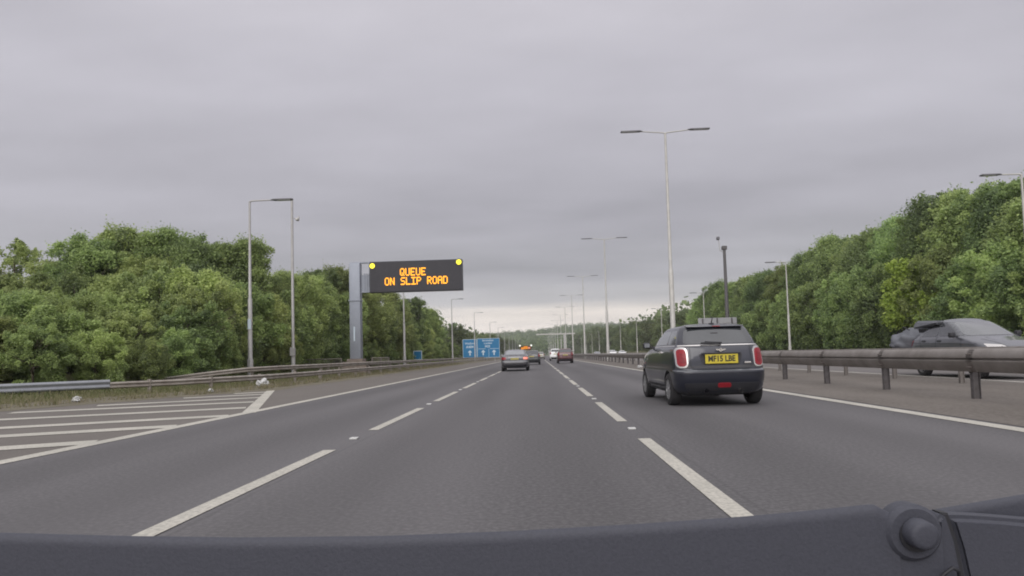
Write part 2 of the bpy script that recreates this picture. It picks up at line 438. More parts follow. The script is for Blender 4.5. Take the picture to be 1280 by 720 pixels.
# ------------------------------------------------------------------ crash barriers
WB = [(-.04, 0), (.0, .012), (.045, .05), (.045, .09), (-.0, .135), (-.0, .165), (.045, .21), (.045, .25), (.0, .29), (-.04, .30), (-.055, .28), (-.055, .02)]
BX = [(-.03, 0), (-.01, 0), (.0, .015), (.09, .18), (.092, .205), (.04, .225), (.045, .245), (.085, .26), (.088, .275), (.055, .36), (.015, .415), (-.03, .43), (-.05, .40), (-.05, .03)]
def barrier(name, label, path, prof, mat, pmat, posts, top, post_w=.11, post_d=.08, group=None, side=-1, prailside=0, joints=False):
    root = empty(name, (path[0][0], path[0][1], 0), 0, label, 'crash barrier', group)
    ox, oy = path[0][0], path[0][1]
    bm = bmesh.new(); sweep(bm, [(x - ox, y - oy, z) for x, y, z in path], prof)
    finish(bm, 'rail', mat, root, smooth=.9)
    bmp = bmesh.new()
    box(bmp, -post_w / 2, post_w / 2, -.012, .012, -.3, 1, 0)
    box(bmp, -post_w / 2, -post_w / 2 + .012, -post_d / 2, post_d / 2, -.3, 1.001, 0)
    box(bmp, post_w / 2 - .012, post_w / 2, -post_d / 2, post_d / 2, -.3, 1.001, 0)
    me = bpy.data.meshes.new('post'); bmp.to_mesh(me); bmp.free(); me.materials.append(pmat)
    random.seed(len(posts))
    if joints:
        for k in range(14):
            yy = 9.35 + 3.2 * k
            b2 = bmesh.new(); sweep(b2, [(path[0][0] - ox - .004, yy - oy, .51), (path[0][0] - ox - .004, yy + .16 - oy, .51)], [(a + (.004 if a < 0 else 0), b) for a, b in prof])
            for q in (.05, .12):
                for zz in (.09, .33): tube(b2, [(-.06, yy + q - oy, .51 + zz), (-.112, yy + q - oy, .51 + zz)], .011, 8)
            finish(b2, 'lap_joint', M_joint, root, .9)
    for (x, y, h) in posts:
        o = link_mesh('post', me, None, root); o.location = (x - ox, y - oy, 0); o.scale = (1, 1, h)
        o.rotation_euler = (random.uniform(-.02, .02), random.uniform(-.02, .02), 0)
    return root
# near central barrier
pth = [(8.05, y, .51) for y in [-6, 0, 6, 12, 18, 24, 36, 50, 80, 120, 200, 400]]
barrier('central_barrier', 'rusty grey crash barrier of the central reserve nearest the dark hatchback', pth, [(-a, b) for a, b in BX][::-1], M_railc, M_postc,
        [(8.17, 12.8 + 3.2 * i, .9) for i in range(-4, 66)], 0, .13, .10, joints=True)
pth = [(11.15, y, .51) for y in [-6, 0, 6, 12, 18, 24, 36, 50, 80, 120, 200, 400]]
barrier('central_barrier', 'second crash barrier of the central reserve, on the side of the grey oncoming car', pth, BX, M_railc, M_railc,
        [(11.02, 17.8 + 3.25 * i, .9) for i in range(-5, 62)], 0, .11, .09)
# nearside barriers
def lerp_path(ps, y):
    for a, b in zip(ps, ps[1:]):
        if a[1] <= y <= b[1]:
            u = (y - a[1]) / (b[1] - a[1]); return [a[i] * (1 - u) + b[i] * u for i in range(3)]
    return list(ps[-1])
front = [(-22.5, 15.5, .24), (-19.2, 18.3, .25), (-16.6, 20.6, .26), (-14.6, 22.2, .27)]
front2 = [(-14.6, 22.2, .27), (-13.0, 23.6, .28), (-12.0, 25.0, .30), (-11.3, 27.2, .30), (-11.0, 31, .30), (-10.9, 40, .30), (-10.8, 60, .30), (-10.7, 100, .30), (-10.7, 200, .3), (-10.6, 380, .3)]
barrier('verge_barrier', 'short blue grey beam end of the verge barrier at the left edge', front, [(a, b * 1.05) for a, b in WB], M_railnew, M_rail,
        [(-21.2, 16.75, .5), (-18.6, 19.0, .5), (-16.2, 21.1, .5)], 0)
allf = front2
posts = [(*lerp_path(allf, y)[:2], .55) for y in [23.0, 24.6]] + [(lerp_path(allf, y)[0] - .1, y, .56) for y in [27 + 3.2 * i for i in range(60)]]
barrier('verge_barrier', 'long low galvanised rail in front, running along the hard shoulder edge', front2, [(a, b * .75) for a, b in WB], M_rail, M_rail, posts, 0)
rear = [(-17.0, 27.0, .12), (-15.8, 27.3, .28), (-14.2, 27.8, .46), (-12.9, 29.0, .60), (-12.1, 31, .635), (-11.7, 36, .64), (-11.5, 50, .64), (-11.4, 74, .64), (-11.3, 150, .62), (-11.2, 380, .62)]
posts = [(-15.8, 27.35, .4), (-14.2, 27.9, .6)] + [(lerp_path(rear, y)[0] - .08, y, .8) for y in [29.4 + 3.2 * i for i in range(60)]]
barrier('verge_barrier', 'upper galvanised rail behind, ramping up beside the first lamp column', rear, [(a, b * .72) for a, b in WB], M_rail, M_rail, posts, 0)
third = [(-17.5, 33, .62), (-15.2, 41, .64), (-13.9, 44.2, .66)]
barrier('verge_barrier', 'thin rear rail ending at the base of the message sign post', third, [(a, b * .5) for a, b in WB], M_rail, M_rail, [(-17.2, 34, .7), (-16.2, 37.5, .7), (-15.2, 41, .7), (-14.0, 44, .7)], 0)
# far side barrier behind the opposite carriageway
pth = [(26.9, y, .42) for y in [40, 60, 100, 160, 300]]

# ------------------------------------------------------------------ railings around the sign base
def railing(x0, y0, x1, y1, label):
    root = empty('pedestrian_railing', (x0, y0, 0), 0, label, 'railing', 'railings beside the message sign base')
    dx, dy = x1 - x0, y1 - y0
    L = math.hypot(dx, dy)
    bm = bmesh.new(); tube(bm, [(0, 0, 1.12), (dx, dy, 1.12)], .03, 8); finish(bm, 'top_rail', M_rail, root, .8)
    bm = bmesh.new(); tube(bm, [(0, 0, .35), (dx, dy, .35)], .025, 8); finish(bm, 'bottom_rail', M_rail, root, .8)
    n = max(2, int(L / 2) + 1)
    for i in range(n):
        bm = bmesh.new(); t = i / (n - 1); tube(bm, [(dx * t, dy * t, -.2), (dx * t, dy * t, 1.13)], .035, 8); finish(bm, 'post', M_rail, root, .8)
    m = int(L / .16)
    for i in range(1, m):
        t = i / m; bm = bmesh.new(); tube(bm, [(dx * t, dy * t, .36), (dx * t, dy * t, 1.11)], .011, 5, False); finish(bm, 'baluster', M_rail, root, .8)
railing(-17.2, 48.5, -14.0, 47.0, 'galvanised railing to the left of the message sign plinth')
railing(-11.8, 47.0, -11.6, 51.5, 'galvanised railing to the right of the message sign plinth')

# ------------------------------------------------------------------ lamp columns
def column_meshes(H, armlen, twin, mat, rise=.25):
    ms = {}
    bm = bmesh.new()
    if H > 12: tube(bm, [(0, 0, -.1), (0, 0, 2.0), (0, 0, 2.12), (0, 0, 6.3), (0, 0, 6.45), (0, 0, H)], [.20, .20, .165, .16, .115, .07], 14)
    else: tube(bm, [(0, 0, -.1), (0, 0, 1.15), (0, 0, 1.27), (0, 0, 4.4), (0, 0, 4.5), (0, 0, H)], [.155, .155, .115, .11, .082, .052], 14)
    ms['pole'] = (bm, mat)
    return ms
def lamp_column(name, H, arm, twin, mat, loc, label, group, rot=0, plate=False):
    root = empty(name, loc, rot, label, 'lamp post', group)
    for k, (bm, m) in column_meshes(H, arm, twin, mat).items(): finish(bm, k, m, root, .6)
    sides = (1, -1) if twin else (1,)
    for s in sides:
        rise = .18 if twin else .03
        bm = bmesh.new(); tube(bm, [(0, 0, H - .05), (s * .12, 0, H + .02), (s * arm * .62, 0, H + rise)], [.05, .045, .035], 8)
        finish(bm, 'arm', mat, root, .8)
        bm = bmesh.new()
        x0, x1 = arm * .55, arm
        box(bm, min(s * x0, s * x1), max(s * x0, s * x1), -.15, .15, H + rise - .035, H + rise + .04, .02)
        box(bm, min(s * (x0 - .12), s * (x0 + .05)), max(s * (x0 - .12), s * (x0 + .05)), -.06, .06, H + rise - .032, H + rise + .035, .015)
        hd = finish(bm, 'lamp_head', M_lamp, root, .6)
        bm = bmesh.new(); a, c = s * (x0 + .25), s * (x1 - .08)
        box(bm, min(a, c), max(a, c), -.13, .13, H + rise - .047, H + rise - .034, 0)
        finish(bm, 'lens', M_lens, hd)
    r = .20 if H > 12 else .155
    bm = bmesh.new(); box(bm, -.06, .06, -r - .012, -r + .02, .5, 1.2, .004); finish(bm, 'access_door', mat, root)
    if plate:
        bm = bmesh.new(); box(bm, -.07, .1, -.135, -.10, 2.8, 3.35, .004); finish(bm, 'notice_plate', M_white, root)
    return root
# nearside single-arm columns
c0 = lamp_column('lamp_column', 9.75, 2.35, False, M_col, (-15.35, 35, 0), 'tallest looking single arm lamp column at left, its arm reaching over the tree tops', 'single arm lamp columns on the left verge', plate=True)
cn = lamp_column('lamp_column', 10, 1.9, False, M_col, (-13.2, 65.6, 0), 'grey lamp column partly hidden behind the message sign', 'single arm lamp columns on the left verge')
for i, (x, y) in enumerate([(-13.2, 103), (-12.9, 137), (-12.6, 178), (-12.6, 215), (-12.4, 252), (-12.3, 290), (-12.3, 330), (-12.2, 370), (-12.2, 410)]):
    o = copy_tree(cn); o.location = (x, y, 0)
    o['label'] = ['single arm lamp column in front of trees, left of the blue direction sign', 'lamp column standing over the left panel of the blue sign', 'lamp column over the right panel of the blue sign'][i] if i < 3 else 'slender distant lamp column on the left verge beyond the blue sign'
# central twin-arm columns
t0 = lamp_column('twin_lamp_column', 15.6, 2.95, True, M_colc, (8.95, 44, 0), 'tall pale twin arm lamp column rising beside the dark hatchback roof', 'twin arm lamp columns in the central reserve')
for i in range(1, 14):
    o = copy_tree(t0); o.location = (9.0, 44 + 41.3 * i, 0)
    o['label'] = ['second twin arm lamp column, right of the red car', 'third twin arm lamp column along the reserve'][i - 1] if i < 3 else 'small distant twin arm lamp column in the far row'
# opposite verge
r0_ = lamp_column('lamp_column', 9.9, 2.1, False, M_colc, (25.95, 35.8, 0), 'single arm lamp column at the right edge above the grey oncoming car', 'single arm lamp columns on the opposite verge', rot=PI)
for i, y in enumerate([69.4, 103.7, 139, 174, 208, 243, 280, 316, 352, 390]):
    o = copy_tree(r0_); o.location = (25.95, y, 0)
    o['label'] = ['single arm lamp column against the right hand trees, left of the grey car', 'lamp column rising behind the roof of the dark hatchback'][i] if i < 2 else 'small far lamp column on the opposite verge before the woods'
# slender camera mast
root = empty('camera_mast', (-14.7, 39.5, 0), 0, 'slender pole with a small camera near its top, beside the first lamp column', 'camera mast')
bm = bmesh.new(); tube(bm, [(0, 0, -.1), (0, 0, 1.6), (0, 0, 1.7), (0, 0, 10.95)], [.12, .12, .09, .07], 12); finish(bm, 'pole', M_col, root, .6)
bm = bmesh.new(); tube(bm, [(0, 0, 9.75), (.32, 0, 9.7)], .018, 6); finish(bm, 'bracket', M_col, root, .6)
bm = bmesh.new(); box(bm, .26, .42, -.2, .1, 9.56, 9.70, .03); box(bm, .36, .44, -.05, .05, 9.68, 9.82, .02); finish(bm, 'camera_housing', M_colc, root, .6)
bm = bmesh.new(); box(bm, -.14, .14, -.2, .05, 1.35, 1.85, .02); finish(bm, 'equipment_box', M_col, root)
# dark mast on the right
root = empty('camera_mast', (27.0, 95, 0), 0, 'dark thick mast with a bracket and small camera on top, before the right hand trees', 'camera mast')
bm = bmesh.new(); tube(bm, [(0, 0, -.1), (0, 0, 8.5), (0, 0, 8.6), (0, 0, 15.2)], [.30, .26, .24, .20], 14); finish(bm, 'pole', M_mast, root, .6)
bm = bmesh.new(); box(bm, -.34, .34, -.3, .3, 15.2, 15.75, .05); finish(bm, 'mast_head', M_mast, root)
bm = bmesh.new(); tube(bm, [(-.2, 0, 14.9), (-.62, 0, 15.1), (-.75, 0, 16.7)], .05, 8); finish(bm, 'bracket', M_col, root, .7)
bm = bmesh.new(); box(bm, -1.0, -.62, -.3, .3, 16.65, 17.1, .08); finish(bm, 'camera_housing', M_lamp, root)

# ------------------------------------------------------------------ message sign
FONT = {'Q': ['01110', '10001', '10001', '10001', '10101', '10010', '01101'], 'U': ['10001'] * 6 + ['01110'], 'E': ['11111', '10000', '10000', '11110', '10000', '10000', '11111'],
        'O': ['01110', '10001', '10001', '10001', '10001', '10001', '01110'], 'N': ['10001', '11001', '11001', '10101', '10011', '10011', '10001'],
        'S': ['01111', '10000', '10000', '01110', '00001', '00001', '11110'], 'L': ['10000'] * 6 + ['11111'], 'I': ['11111', '00100', '00100', '00100', '00100', '00100', '11111'],
        'P': ['11110', '10001', '10001', '11110', '10000', '10000', '10000'], 'R': ['11110', '10001', '10001', '11110', '10100', '10010', '10001'],
        'A': ['01110', '10001', '10001', '11111', '10001', '10001', '10001'], 'D': ['11110', '10001', '10001', '10001', '10001', '10001', '11110']}
root = empty('message_sign', (-12.55, 45.7, 0), 0, 'lit gantry sign reading QUEUE ON SLIP ROAD on a grey post', 'message sign')
bm = bmesh.new(); box(bm, -.85, .85, -.6, .6, -.2, .88, .02); box(bm, -.55, .55, -.5, .5, .88, 1.08, .02); finish(bm, 'plinth', M_brick, root)
bm = bmesh.new(); box(bm, -.38, .38, -.3, .3, 1.08, 7.72, .04); finish(bm, 'post', M_gantry, root, .5)
bm = bmesh.new(); box(bm, -.43, .43, -.35, .35, 5.08, 5.16, .01); finish(bm, 'collar', M_gantry, root)
bm = bmesh.new(); box(bm, -.1, -.0, -.33, -.303, 2.3, 3.3, .01); finish(bm, 'label_plate', M_white, root)
bm = bmesh.new()
box(bm, -.38, 7.45, -.12, .12, 7.722, 7.82, .01)
box(bm, .38, 7.45, -.1, .1, 5.66, 5.76, .01)
finish(bm, 'cantilever_beam', M_gantry, root)
bm = bmesh.new()
for xx in (.62, .78, .95): box(bm, xx, xx + .06, -.12, .06, 5.762, 7.0, 0)
box(bm, .40, 1.03, -.06, .04, 5.762, 6.9, 0)
box(bm, .98, 1.04, -.12, .12, 6.0, 7.72, 0)
finish(bm, 'side_panel', M_gantry, root)
bm = bmesh.new(); box(bm, 1.06, 7.52, -.28, .28, 5.63, 7.78, .02); case = finish(bm, 'display_case', M_dispedge, root)
bm = bmesh.new(); box(bm, 1.10, 7.48, -.300, -.284, 5.67, 7.74, 0); face = finish(bm, 'display_face', M_disp, root)
def led_text(s, x, z, pitch, dot, parent):
    for ch in s:
        bm = bmesh.new()
        if ch != ' ':
            for r, row in enumerate(FONT[ch]):
                for c, v in enumerate(row):
                    if v == '1':
                        cx, cz = x + c * pitch, z - r * pitch * 1.22
                        h = dot / 2
                        f = [bm.verts.new((cx + a * h, -.306, cz + b * h * 1.2)) for a, b in ((-1, -1), (1, -1), (1, 1), (-1, 1))]
                        bm.faces.new(f)
        if ch != ' ': finish(bm, 'lit_letter', M_led, parent)
        else: bm.free()
        x += pitch * 6
led_text('QUEUE', 3.23, 7.22, .0615, .070, face)
led_text('ON SLIP ROAD', 2.16, 6.59, .0615, .070, face)
for bx, bz in ((1.27, 7.48), (7.30, 7.56)):
    bm = bmesh.new(); tube(bm, [(bx, -.301, bz), (bx, -.36, bz)], [.19, .17], 20); q = finish(bm, 'beacon', M_beacon, root, .6)
    bm = bmesh.new(); tube(bm, [(bx, -.30, bz), (bx, -.33, bz)], [.235, .235], 20); finish(bm, 'beacon_surround', M_disp, q, .6)

# ------------------------------------------------------------------ blue signs
def flat_text(s, size, loc, mat, parent, name='lettering', mirror=False, sx=1.0, align='CENTER', off=0.0):
    cu = bpy.data.curves.new(name, 'FONT'); cu.body = s; cu.size = size; cu.align_x = align; cu.align_y = 'CENTER'; cu.extrude = .002; cu.offset = off
    ob = bpy.data.objects.new(name, cu); COL.objects.link(ob)
    dg = bpy.context.evaluated_depsgraph_get(); me = bpy.data.meshes.new_from_object(ob.evaluated_get(dg))
    bpy.data.objects.remove(ob)
    me.transform(Matrix.Diagonal((sx, 1, 1, 1))); me.transform(Matrix.Rotation(PI / 2, 4, 'X'))
    o = link_mesh(name, me, mat, parent); o.location = loc
    return o
def arrow(bm, cx, cz, w, h, y):
    pts = [(-w * .17, -h / 2), (w * .17, -h / 2), (w * .17, h * .08), (w * .5, h * .0), (w * .5, h * .14), (0, h / 2), (-w * .5, h * .14), (-w * .5, 0), (-w * .17, h * .08)]
    bm.faces.new([bm.verts.new((cx + a, y, cz + b)) for a, b in pts])
root = empty('direction_sign', (-11.9, 140, 0), 0, 'large blue motorway direction sign with three white arrows', 'road sign')
for xx in (-2.6, 0.6, 1.2, 2.9):
    bm = bmesh.new(); tube(bm, [(xx, .15, -.2), (xx, .15, 4.6)], .09, 8); finish(bm, 'post', M_col, root, .6)
for x0, x1, z1, nm in ((-3.85, -.86, 4.62, 'panel'), (-.80, 3.95, 4.72, 'panel')):
    bm = bmesh.new(); box(bm, x0, x1, -.03, .03, .68, z1, .01); p = finish(bm, nm, M_white, root)
    bm = bmesh.new(); box(bm, x0 + .07, x1 - .07, -.036, -.031, .75, z1 - .07, 0); f = finish(bm, 'blue_field', M_blue, p)
    bm = bmesh.new()
    if x0 < -2:
        arrow(bm, -2.35, 1.75, .75, 1.15, -.044); finish(bm, 'arrow', M_white, f)
        flat_text('Watford', .62, (-2.35, -.040, 3.72), M_white, f, sx=.95, off=.01)
        flat_text('A404', .72, (-2.35, -.040, 2.98), M_white, f, off=.02)
    else:
        for ax in (.45, 2.75):
            b2 = bmesh.new(); arrow(b2, ax, 1.75, .75, 1.15, -.044); finish(b2, 'arrow', M_white, f)
        box(bm, -.55, .95, -.044, -.037, 2.50, 2.58); box(bm, 1.85, 3.75, -.044, -.037, 2.50, 2.58); box(bm, 1.62, 1.68, -.044, -.037, .76, 2.52)
        finish(bm, 'divider', M_white, f)
        flat_text('Birmingham', .55, (1.5, -.040, 4.28), M_white, f, sx=.9, off=.01)
        flat_text('London', .55, (1.5, -.040, 3.70), M_white, f, off=.01)
        flat_text('M25', .62, (1.4, -.040, 3.02), M_white, f, off=.02)
root = empty('marker_sign', (-13.6, 75, 0), 0, 'small square blue sign with a pale border low among the verge grass', 'road sign')
bm = bmesh.new(); tube(bm, [(0, .05, -.1), (0, .05, .8)], .035, 8); finish(bm, 'post', M_col, root)
bm = bmesh.new(); box(bm, -.5, .5, -.02, .02, .78, 1.83, .01); p = finish(bm, 'panel', M_white, root)
bm = bmesh.new(); box(bm, -.42, .42, -.026, -.021, .86, 1.75, 0); finish(bm, 'blue_field', M_blue, p)
root = empty('direction_sign', (25.0, 93, 0), 0, 'grey back of a large road sign beyond the dark hatchback roof', 'road sign')
for xx in (-2.0, 0, 2.0):
    bm = bmesh.new(); tube(bm, [(xx, -.12, -.1), (xx, -.12, 5.4)], .09, 8); finish(bm, 'post', M_mast, root)
bm = bmesh.new(); box(bm, -2.6, 2.7, 0, .06, 2.2, 5.45, .01)
for zz in (2.7, 3.7, 4.7): box(bm, -2.55, 2.65, -.05, -.002, zz, zz + .08, 0)
for xx in (-.9, .85): box(bm, xx, xx + .05, -.04, -.002, 2.25, 5.4, 0)
finish(bm, 'panel_back', M_signback, root)
# distant overhead gantry
root = empty('overhead_gantry', (8.3, 250, 0), 0, 'faint slim gantry spanning the carriageway far ahead', 'gantry')
bm = bmesh.new(); box(bm, -8.6, 6, -.25, .25, 8.3, 8.75); finish(bm, 'beam', M_colc, root)
for xx in (1.9,):
    bm = bmesh.new(); box(bm, xx - .3, xx + .3, -.25, .25, -.2, 8.28); finish(bm, 'leg', M_col, root)

# ------------------------------------------------------------------ cars
def cr_rows(rows, per):
    out = []; n = len(rows)
    for i in range(n - 1):
        p0 = rows[max(i - 1, 0)]; p1 = rows[i]; p2 = rows[i + 1]; p3 = rows[min(i + 2, n - 1)]
        for k in range(per):
            t = k / per; r = []
            for a, b, c, d in zip(p0, p1, p2, p3):
                m1 = (c - a) / 2; m2 = (d - b) / 2
                if (b - a) * (c - b) <= 0: m1 = 0
                if (c - b) * (d - c) <= 0: m2 = 0
                if c == b: m1 = m2 = 0
                lim = 2.2 * abs(c - b)
                m1 = max(-lim, min(lim, m1)); m2 = max(-lim, min(lim, m2))
                h00 = 2 * t**3 - 3 * t**2 + 1; h10 = t**3 - 2 * t**2 + t; h01 = -2 * t**3 + 3 * t**2; h11 = t**3 - t**2
                r.append(h00 * b + h10 * m1 + h01 * c + h11 * m2)
            out.append(tuple(r))
    out.append(tuple(rows[-1]))
    return out
def outline(z, yr, yf, w, rr, rf, bow=.035, fbow=.12, taper=.05):
    L = yf - yr
    rr = min(rr, L * .45, w * .9); rf = min(rf, L * .45, w * .9)
    pts = []
    wc = w
    n = 7
    for i in range(n): pts.append(((w - rr) * i / n, yr - 0))
    for i in range(7):
        a = PI / 2 * i / 6; pts.append((w - rr + rr * math.sin(a), yr + rr * (1 - math.cos(a))))
    ns = 16
    for i in range(1, ns): pts.append((w, yr + rr + (L - rr - rf) * i / ns))
    for i in range(7):
        a = PI / 2 * i / 6; pts.append((w - rf + rf * math.cos(a), yf - rf + rf * math.sin(a)))
    for i in range(1, n + 1): pts.append(((w - rf) * (1 - i / n), yf))
    res = []
    for x, y in pts:
        t = (y - (yr + L / 2)) / (L / 2 + 1e-6)
        xx = x * (1 - taper * max(0, abs(t) - .35) ** 1.5)
        yy = y
        u = (x / max(w, .01)) ** 2
        if t < 0: yy += bow * u * min(1, L) * max(0, -t)
        else: yy -= fbow * (.3 - u) * -1 * max(0, t) * min(1, L / 2) if False else fbow * u * max(0, t - .7) / .3 * min(1, L / 2)
        res.append((xx, yy, z))
    return res
def car_body(rows, per=5, **kw):
    rs = cr_rows(rows, per)
    bm = bmesh.new(); rings = []
    for r in rs:
        h = outline(*r, **kw)
        full = h + [(-x, y, z) for x, y, z in h[-2:0:-1]]
        rings.append([bm.verts.new(p) for p in full])
    n = len(rings[0])
    for a, b in zip(rings, rings[1:]):
        for k in range(n): bm.faces.new((a[k], a[(k + 1) % n], b[(k + 1) % n], b[k]))
    bm.faces.new(rings[0][::-1]); bm.faces.new(rings[-1])
    bmesh.ops.remove_doubles(bm, verts=bm.verts, dist=.0005)
    bmesh.ops.recalc_face_normals(bm, faces=bm.faces)
    return bm
def roundpoly(pts, r, n=5):
    out = []; m = len(pts)
    for i in range(m):
        p = Vector(pts[i]); a = Vector(pts[i - 1]) - p; b = Vector(pts[(i + 1) % m]) - p
        d = min(r, a.length * .45, b.length * .45); a.normalize(); b.normalize()
        s, e = p + a * d, p + b * d
        for k in range(n + 1):
            t = k / n; out.append(tuple(s * (1 - t) ** 2 + p * 2 * t * (1 - t) + e * t * t))
    return out
def inside(p, poly):
    x, y = p; c = False; j = len(poly) - 1
    for i in range(len(poly)):
        xi, yi = poly[i]; xj, yj = poly[j]
        if (yi > y) != (yj > y) and x < (xj - xi) * (y - yi) / (yj - yi + 1e-12) + xi: c = not c
        j = i
    return c
def patch(bvh, poly, axis, sgn, off, step=.07, skirt=.012):
    """drape a 2D outline over the body. axis 'y': poly=(x,z), sgn=+1 looks forward from the rear; axis 'x': poly=(y,z), sgn=-1 looks from the +x side"""
    P = []
    m = len(poly)
    for i in range(m):
        a = Vector(poly[i]); b = Vector(poly[(i + 1) % m]); k = max(1, int((b - a).length / step))
        for j in range(k): P.append(tuple(a.lerp(b, j / k)))
    nb = len(P)
    xs_ = [p[0] for p in P]; ys_ = [p[1] for p in P]
    x = min(xs_) + step
    G = []
    while x < max(xs_):
        y = min(ys_) + step
        while y < max(ys_):
            if inside((x, y), P) and min((Vector((x, y)) - Vector(q)).length for q in P) > step * .45: G.append((x, y))
            y += step
        x += step
    V = [Vector(p) for p in P + G]
    res = delaunay_2d_cdt(V, [], [list(range(nb))], 1, 1e-6)
    bm = bmesh.new(); vs_ = []
    for v in res[0]:
        if axis == 'y': o = Vector((v.x, -5 if sgn > 0 else 12, v.y)); d = Vector((0, sgn, 0))
        elif axis == 'z': o = Vector((v.x, v.y, 5)); d = Vector((0, 0, -1))
        else: o = Vector((-sgn * 5, v.x, v.y)); d = Vector((sgn, 0, 0))
        hit, nr, _, _ = bvh.ray_cast(o, d)
        if hit is None:
            hit, nr, _, _ = bvh.find_nearest(Vector((v.x, 0, v.y)) if axis == 'y' else Vector((-sgn, v.x, v.y)))
        if nr.dot(d) > 0: nr = -nr
        vs_.append(bm.verts.new(hit + nr * off))
    for f in res[2]:
        try: bm.faces.new([vs_[i] for i in f])
        except ValueError: pass
    bm.normal_update()
    dn = Vector((0, sgn, 0)) if axis == 'y' else (Vector((sgn, 0, 0)) if axis == 'x' else Vector((0, 0, -1)))
    for f in bm.faces:
        if f.normal.dot(dn) > 0: f.normal_flip()
    be = [e for e in bm.edges if len(e.link_faces) == 1]
    bm.normal_update()
    nrm = {v: v.normal.copy() for e in be for v in e.verts}
    r = bmesh.ops.extrude_edge_only(bm, edges=be)
    nv = [g for g in r['geom'] if isinstance(g, bmesh.types.BMVert)]
    src = list(nrm.items())
    for v in nv:
        s = min(src, key=lambda q: (q[0].co - v.co).length_squared)
        v.co -= s[1] * (off + skirt)
    bmesh.ops.recalc_face_normals(bm, faces=bm.faces)
    return bm
def line_patch(bvh, pts, w, axis, sgn, off, step=.05):
    """thin draped strip along a 2D polyline (seams, mouldings)"""
    bm = bmesh.new(); prev = None
    P = []
    for a, b in zip(pts, pts[1:]):
        a = Vector(a); b = Vector(b); k = max(1, int((b - a).length / step))
        for j in range(k): P.append(a.lerp(b, j / k))
    P.append(Vector(pts[-1]))
    for i, p in enumerate(P):
        d = (P[min(i + 1, len(P) - 1)] - P[max(i - 1, 0)]).normalized(); s = Vector((-d.y, d.x)) * w / 2
        row = []
        for q in (p + s, p - s):
            if axis == 'y': o = Vector((q.x, -5 if sgn > 0 else 12, q.y)); dd = Vector((0, sgn, 0))
            else: o = Vector((-sgn * 5, q.x, q.y)); dd = Vector((sgn, 0, 0))
            hit, nr, _, _ = bvh.ray_cast(o, dd)
            if hit is None: hit, nr, _, _ = bvh.find_nearest(o + dd * 4.5)
            if nr.dot(dd) > 0: nr = -nr
            row.append(bm.verts.new(hit + nr * off))
        if prev:
            try: bm.faces.new((prev[0], row[0], row[1], prev[1]))
            except ValueError: pass
        prev = row
    bm.normal_update()
    return bm
def wheel(root, x, y, R, w, spokes=5, rimmat=None):
    s = 1 if x > 0 else -1
    bm = bmesh.new()
    prof = [(-w * .5, R * .64), (-w * .5, R * .9), (-w * .42, R * .975), (-w * .2, R), (w * .2, R), (w * .42, R * .975), (w * .5, R * .9), (w * .5, R * .64), (w * .3, R * .62), (-w * .3, R * .62), (-w * .5, R * .64)]
    lathe_x(bm, prof, 28)
    bmesh.ops.remove_doubles(bm, verts=bm.verts, dist=.0005)
    wh = finish(bm, 'wheel', M_tyre, root, .7, (x, y, R))
    bm = bmesh.new()
    o = s * w * .40
    rg = lathe_x(bm, [(s * w * .47, R * .655), (s * w * .47, R * .60), (s * w * .30, R * .58), (s * -.02, R * .56)], 28)
    for k in range(spokes):
        a = 2 * PI * k / spokes + .3
        r = bmesh.ops.create_cube(bm, size=1)['verts']
        bmesh.ops.scale(bm, vec=(.03, R * .52, R * .17), verts=r)
        bmesh.ops.translate(bm, vec=(o, R * .32, 0), verts=r)
        bmesh.ops.rotate(bm, cent=(0, 0, 0), matrix=Matrix.Rotation(a, 3, 'X'), verts=r)
    lathe_x(bm, [(o - s * .02, R * .18), (o + s * .02, R * .16), (o + s * .025, .001)], 14)
    finish(bm, 'rim', rimmat or M_rim, wh, .7)
    bm = bmesh.new(); lathe_x(bm, [(s * w * .1, R * .6), (s * w * .1, .001)], 20); finish(bm, 'brake_disc', M_trim, wh, .7)
    return wh
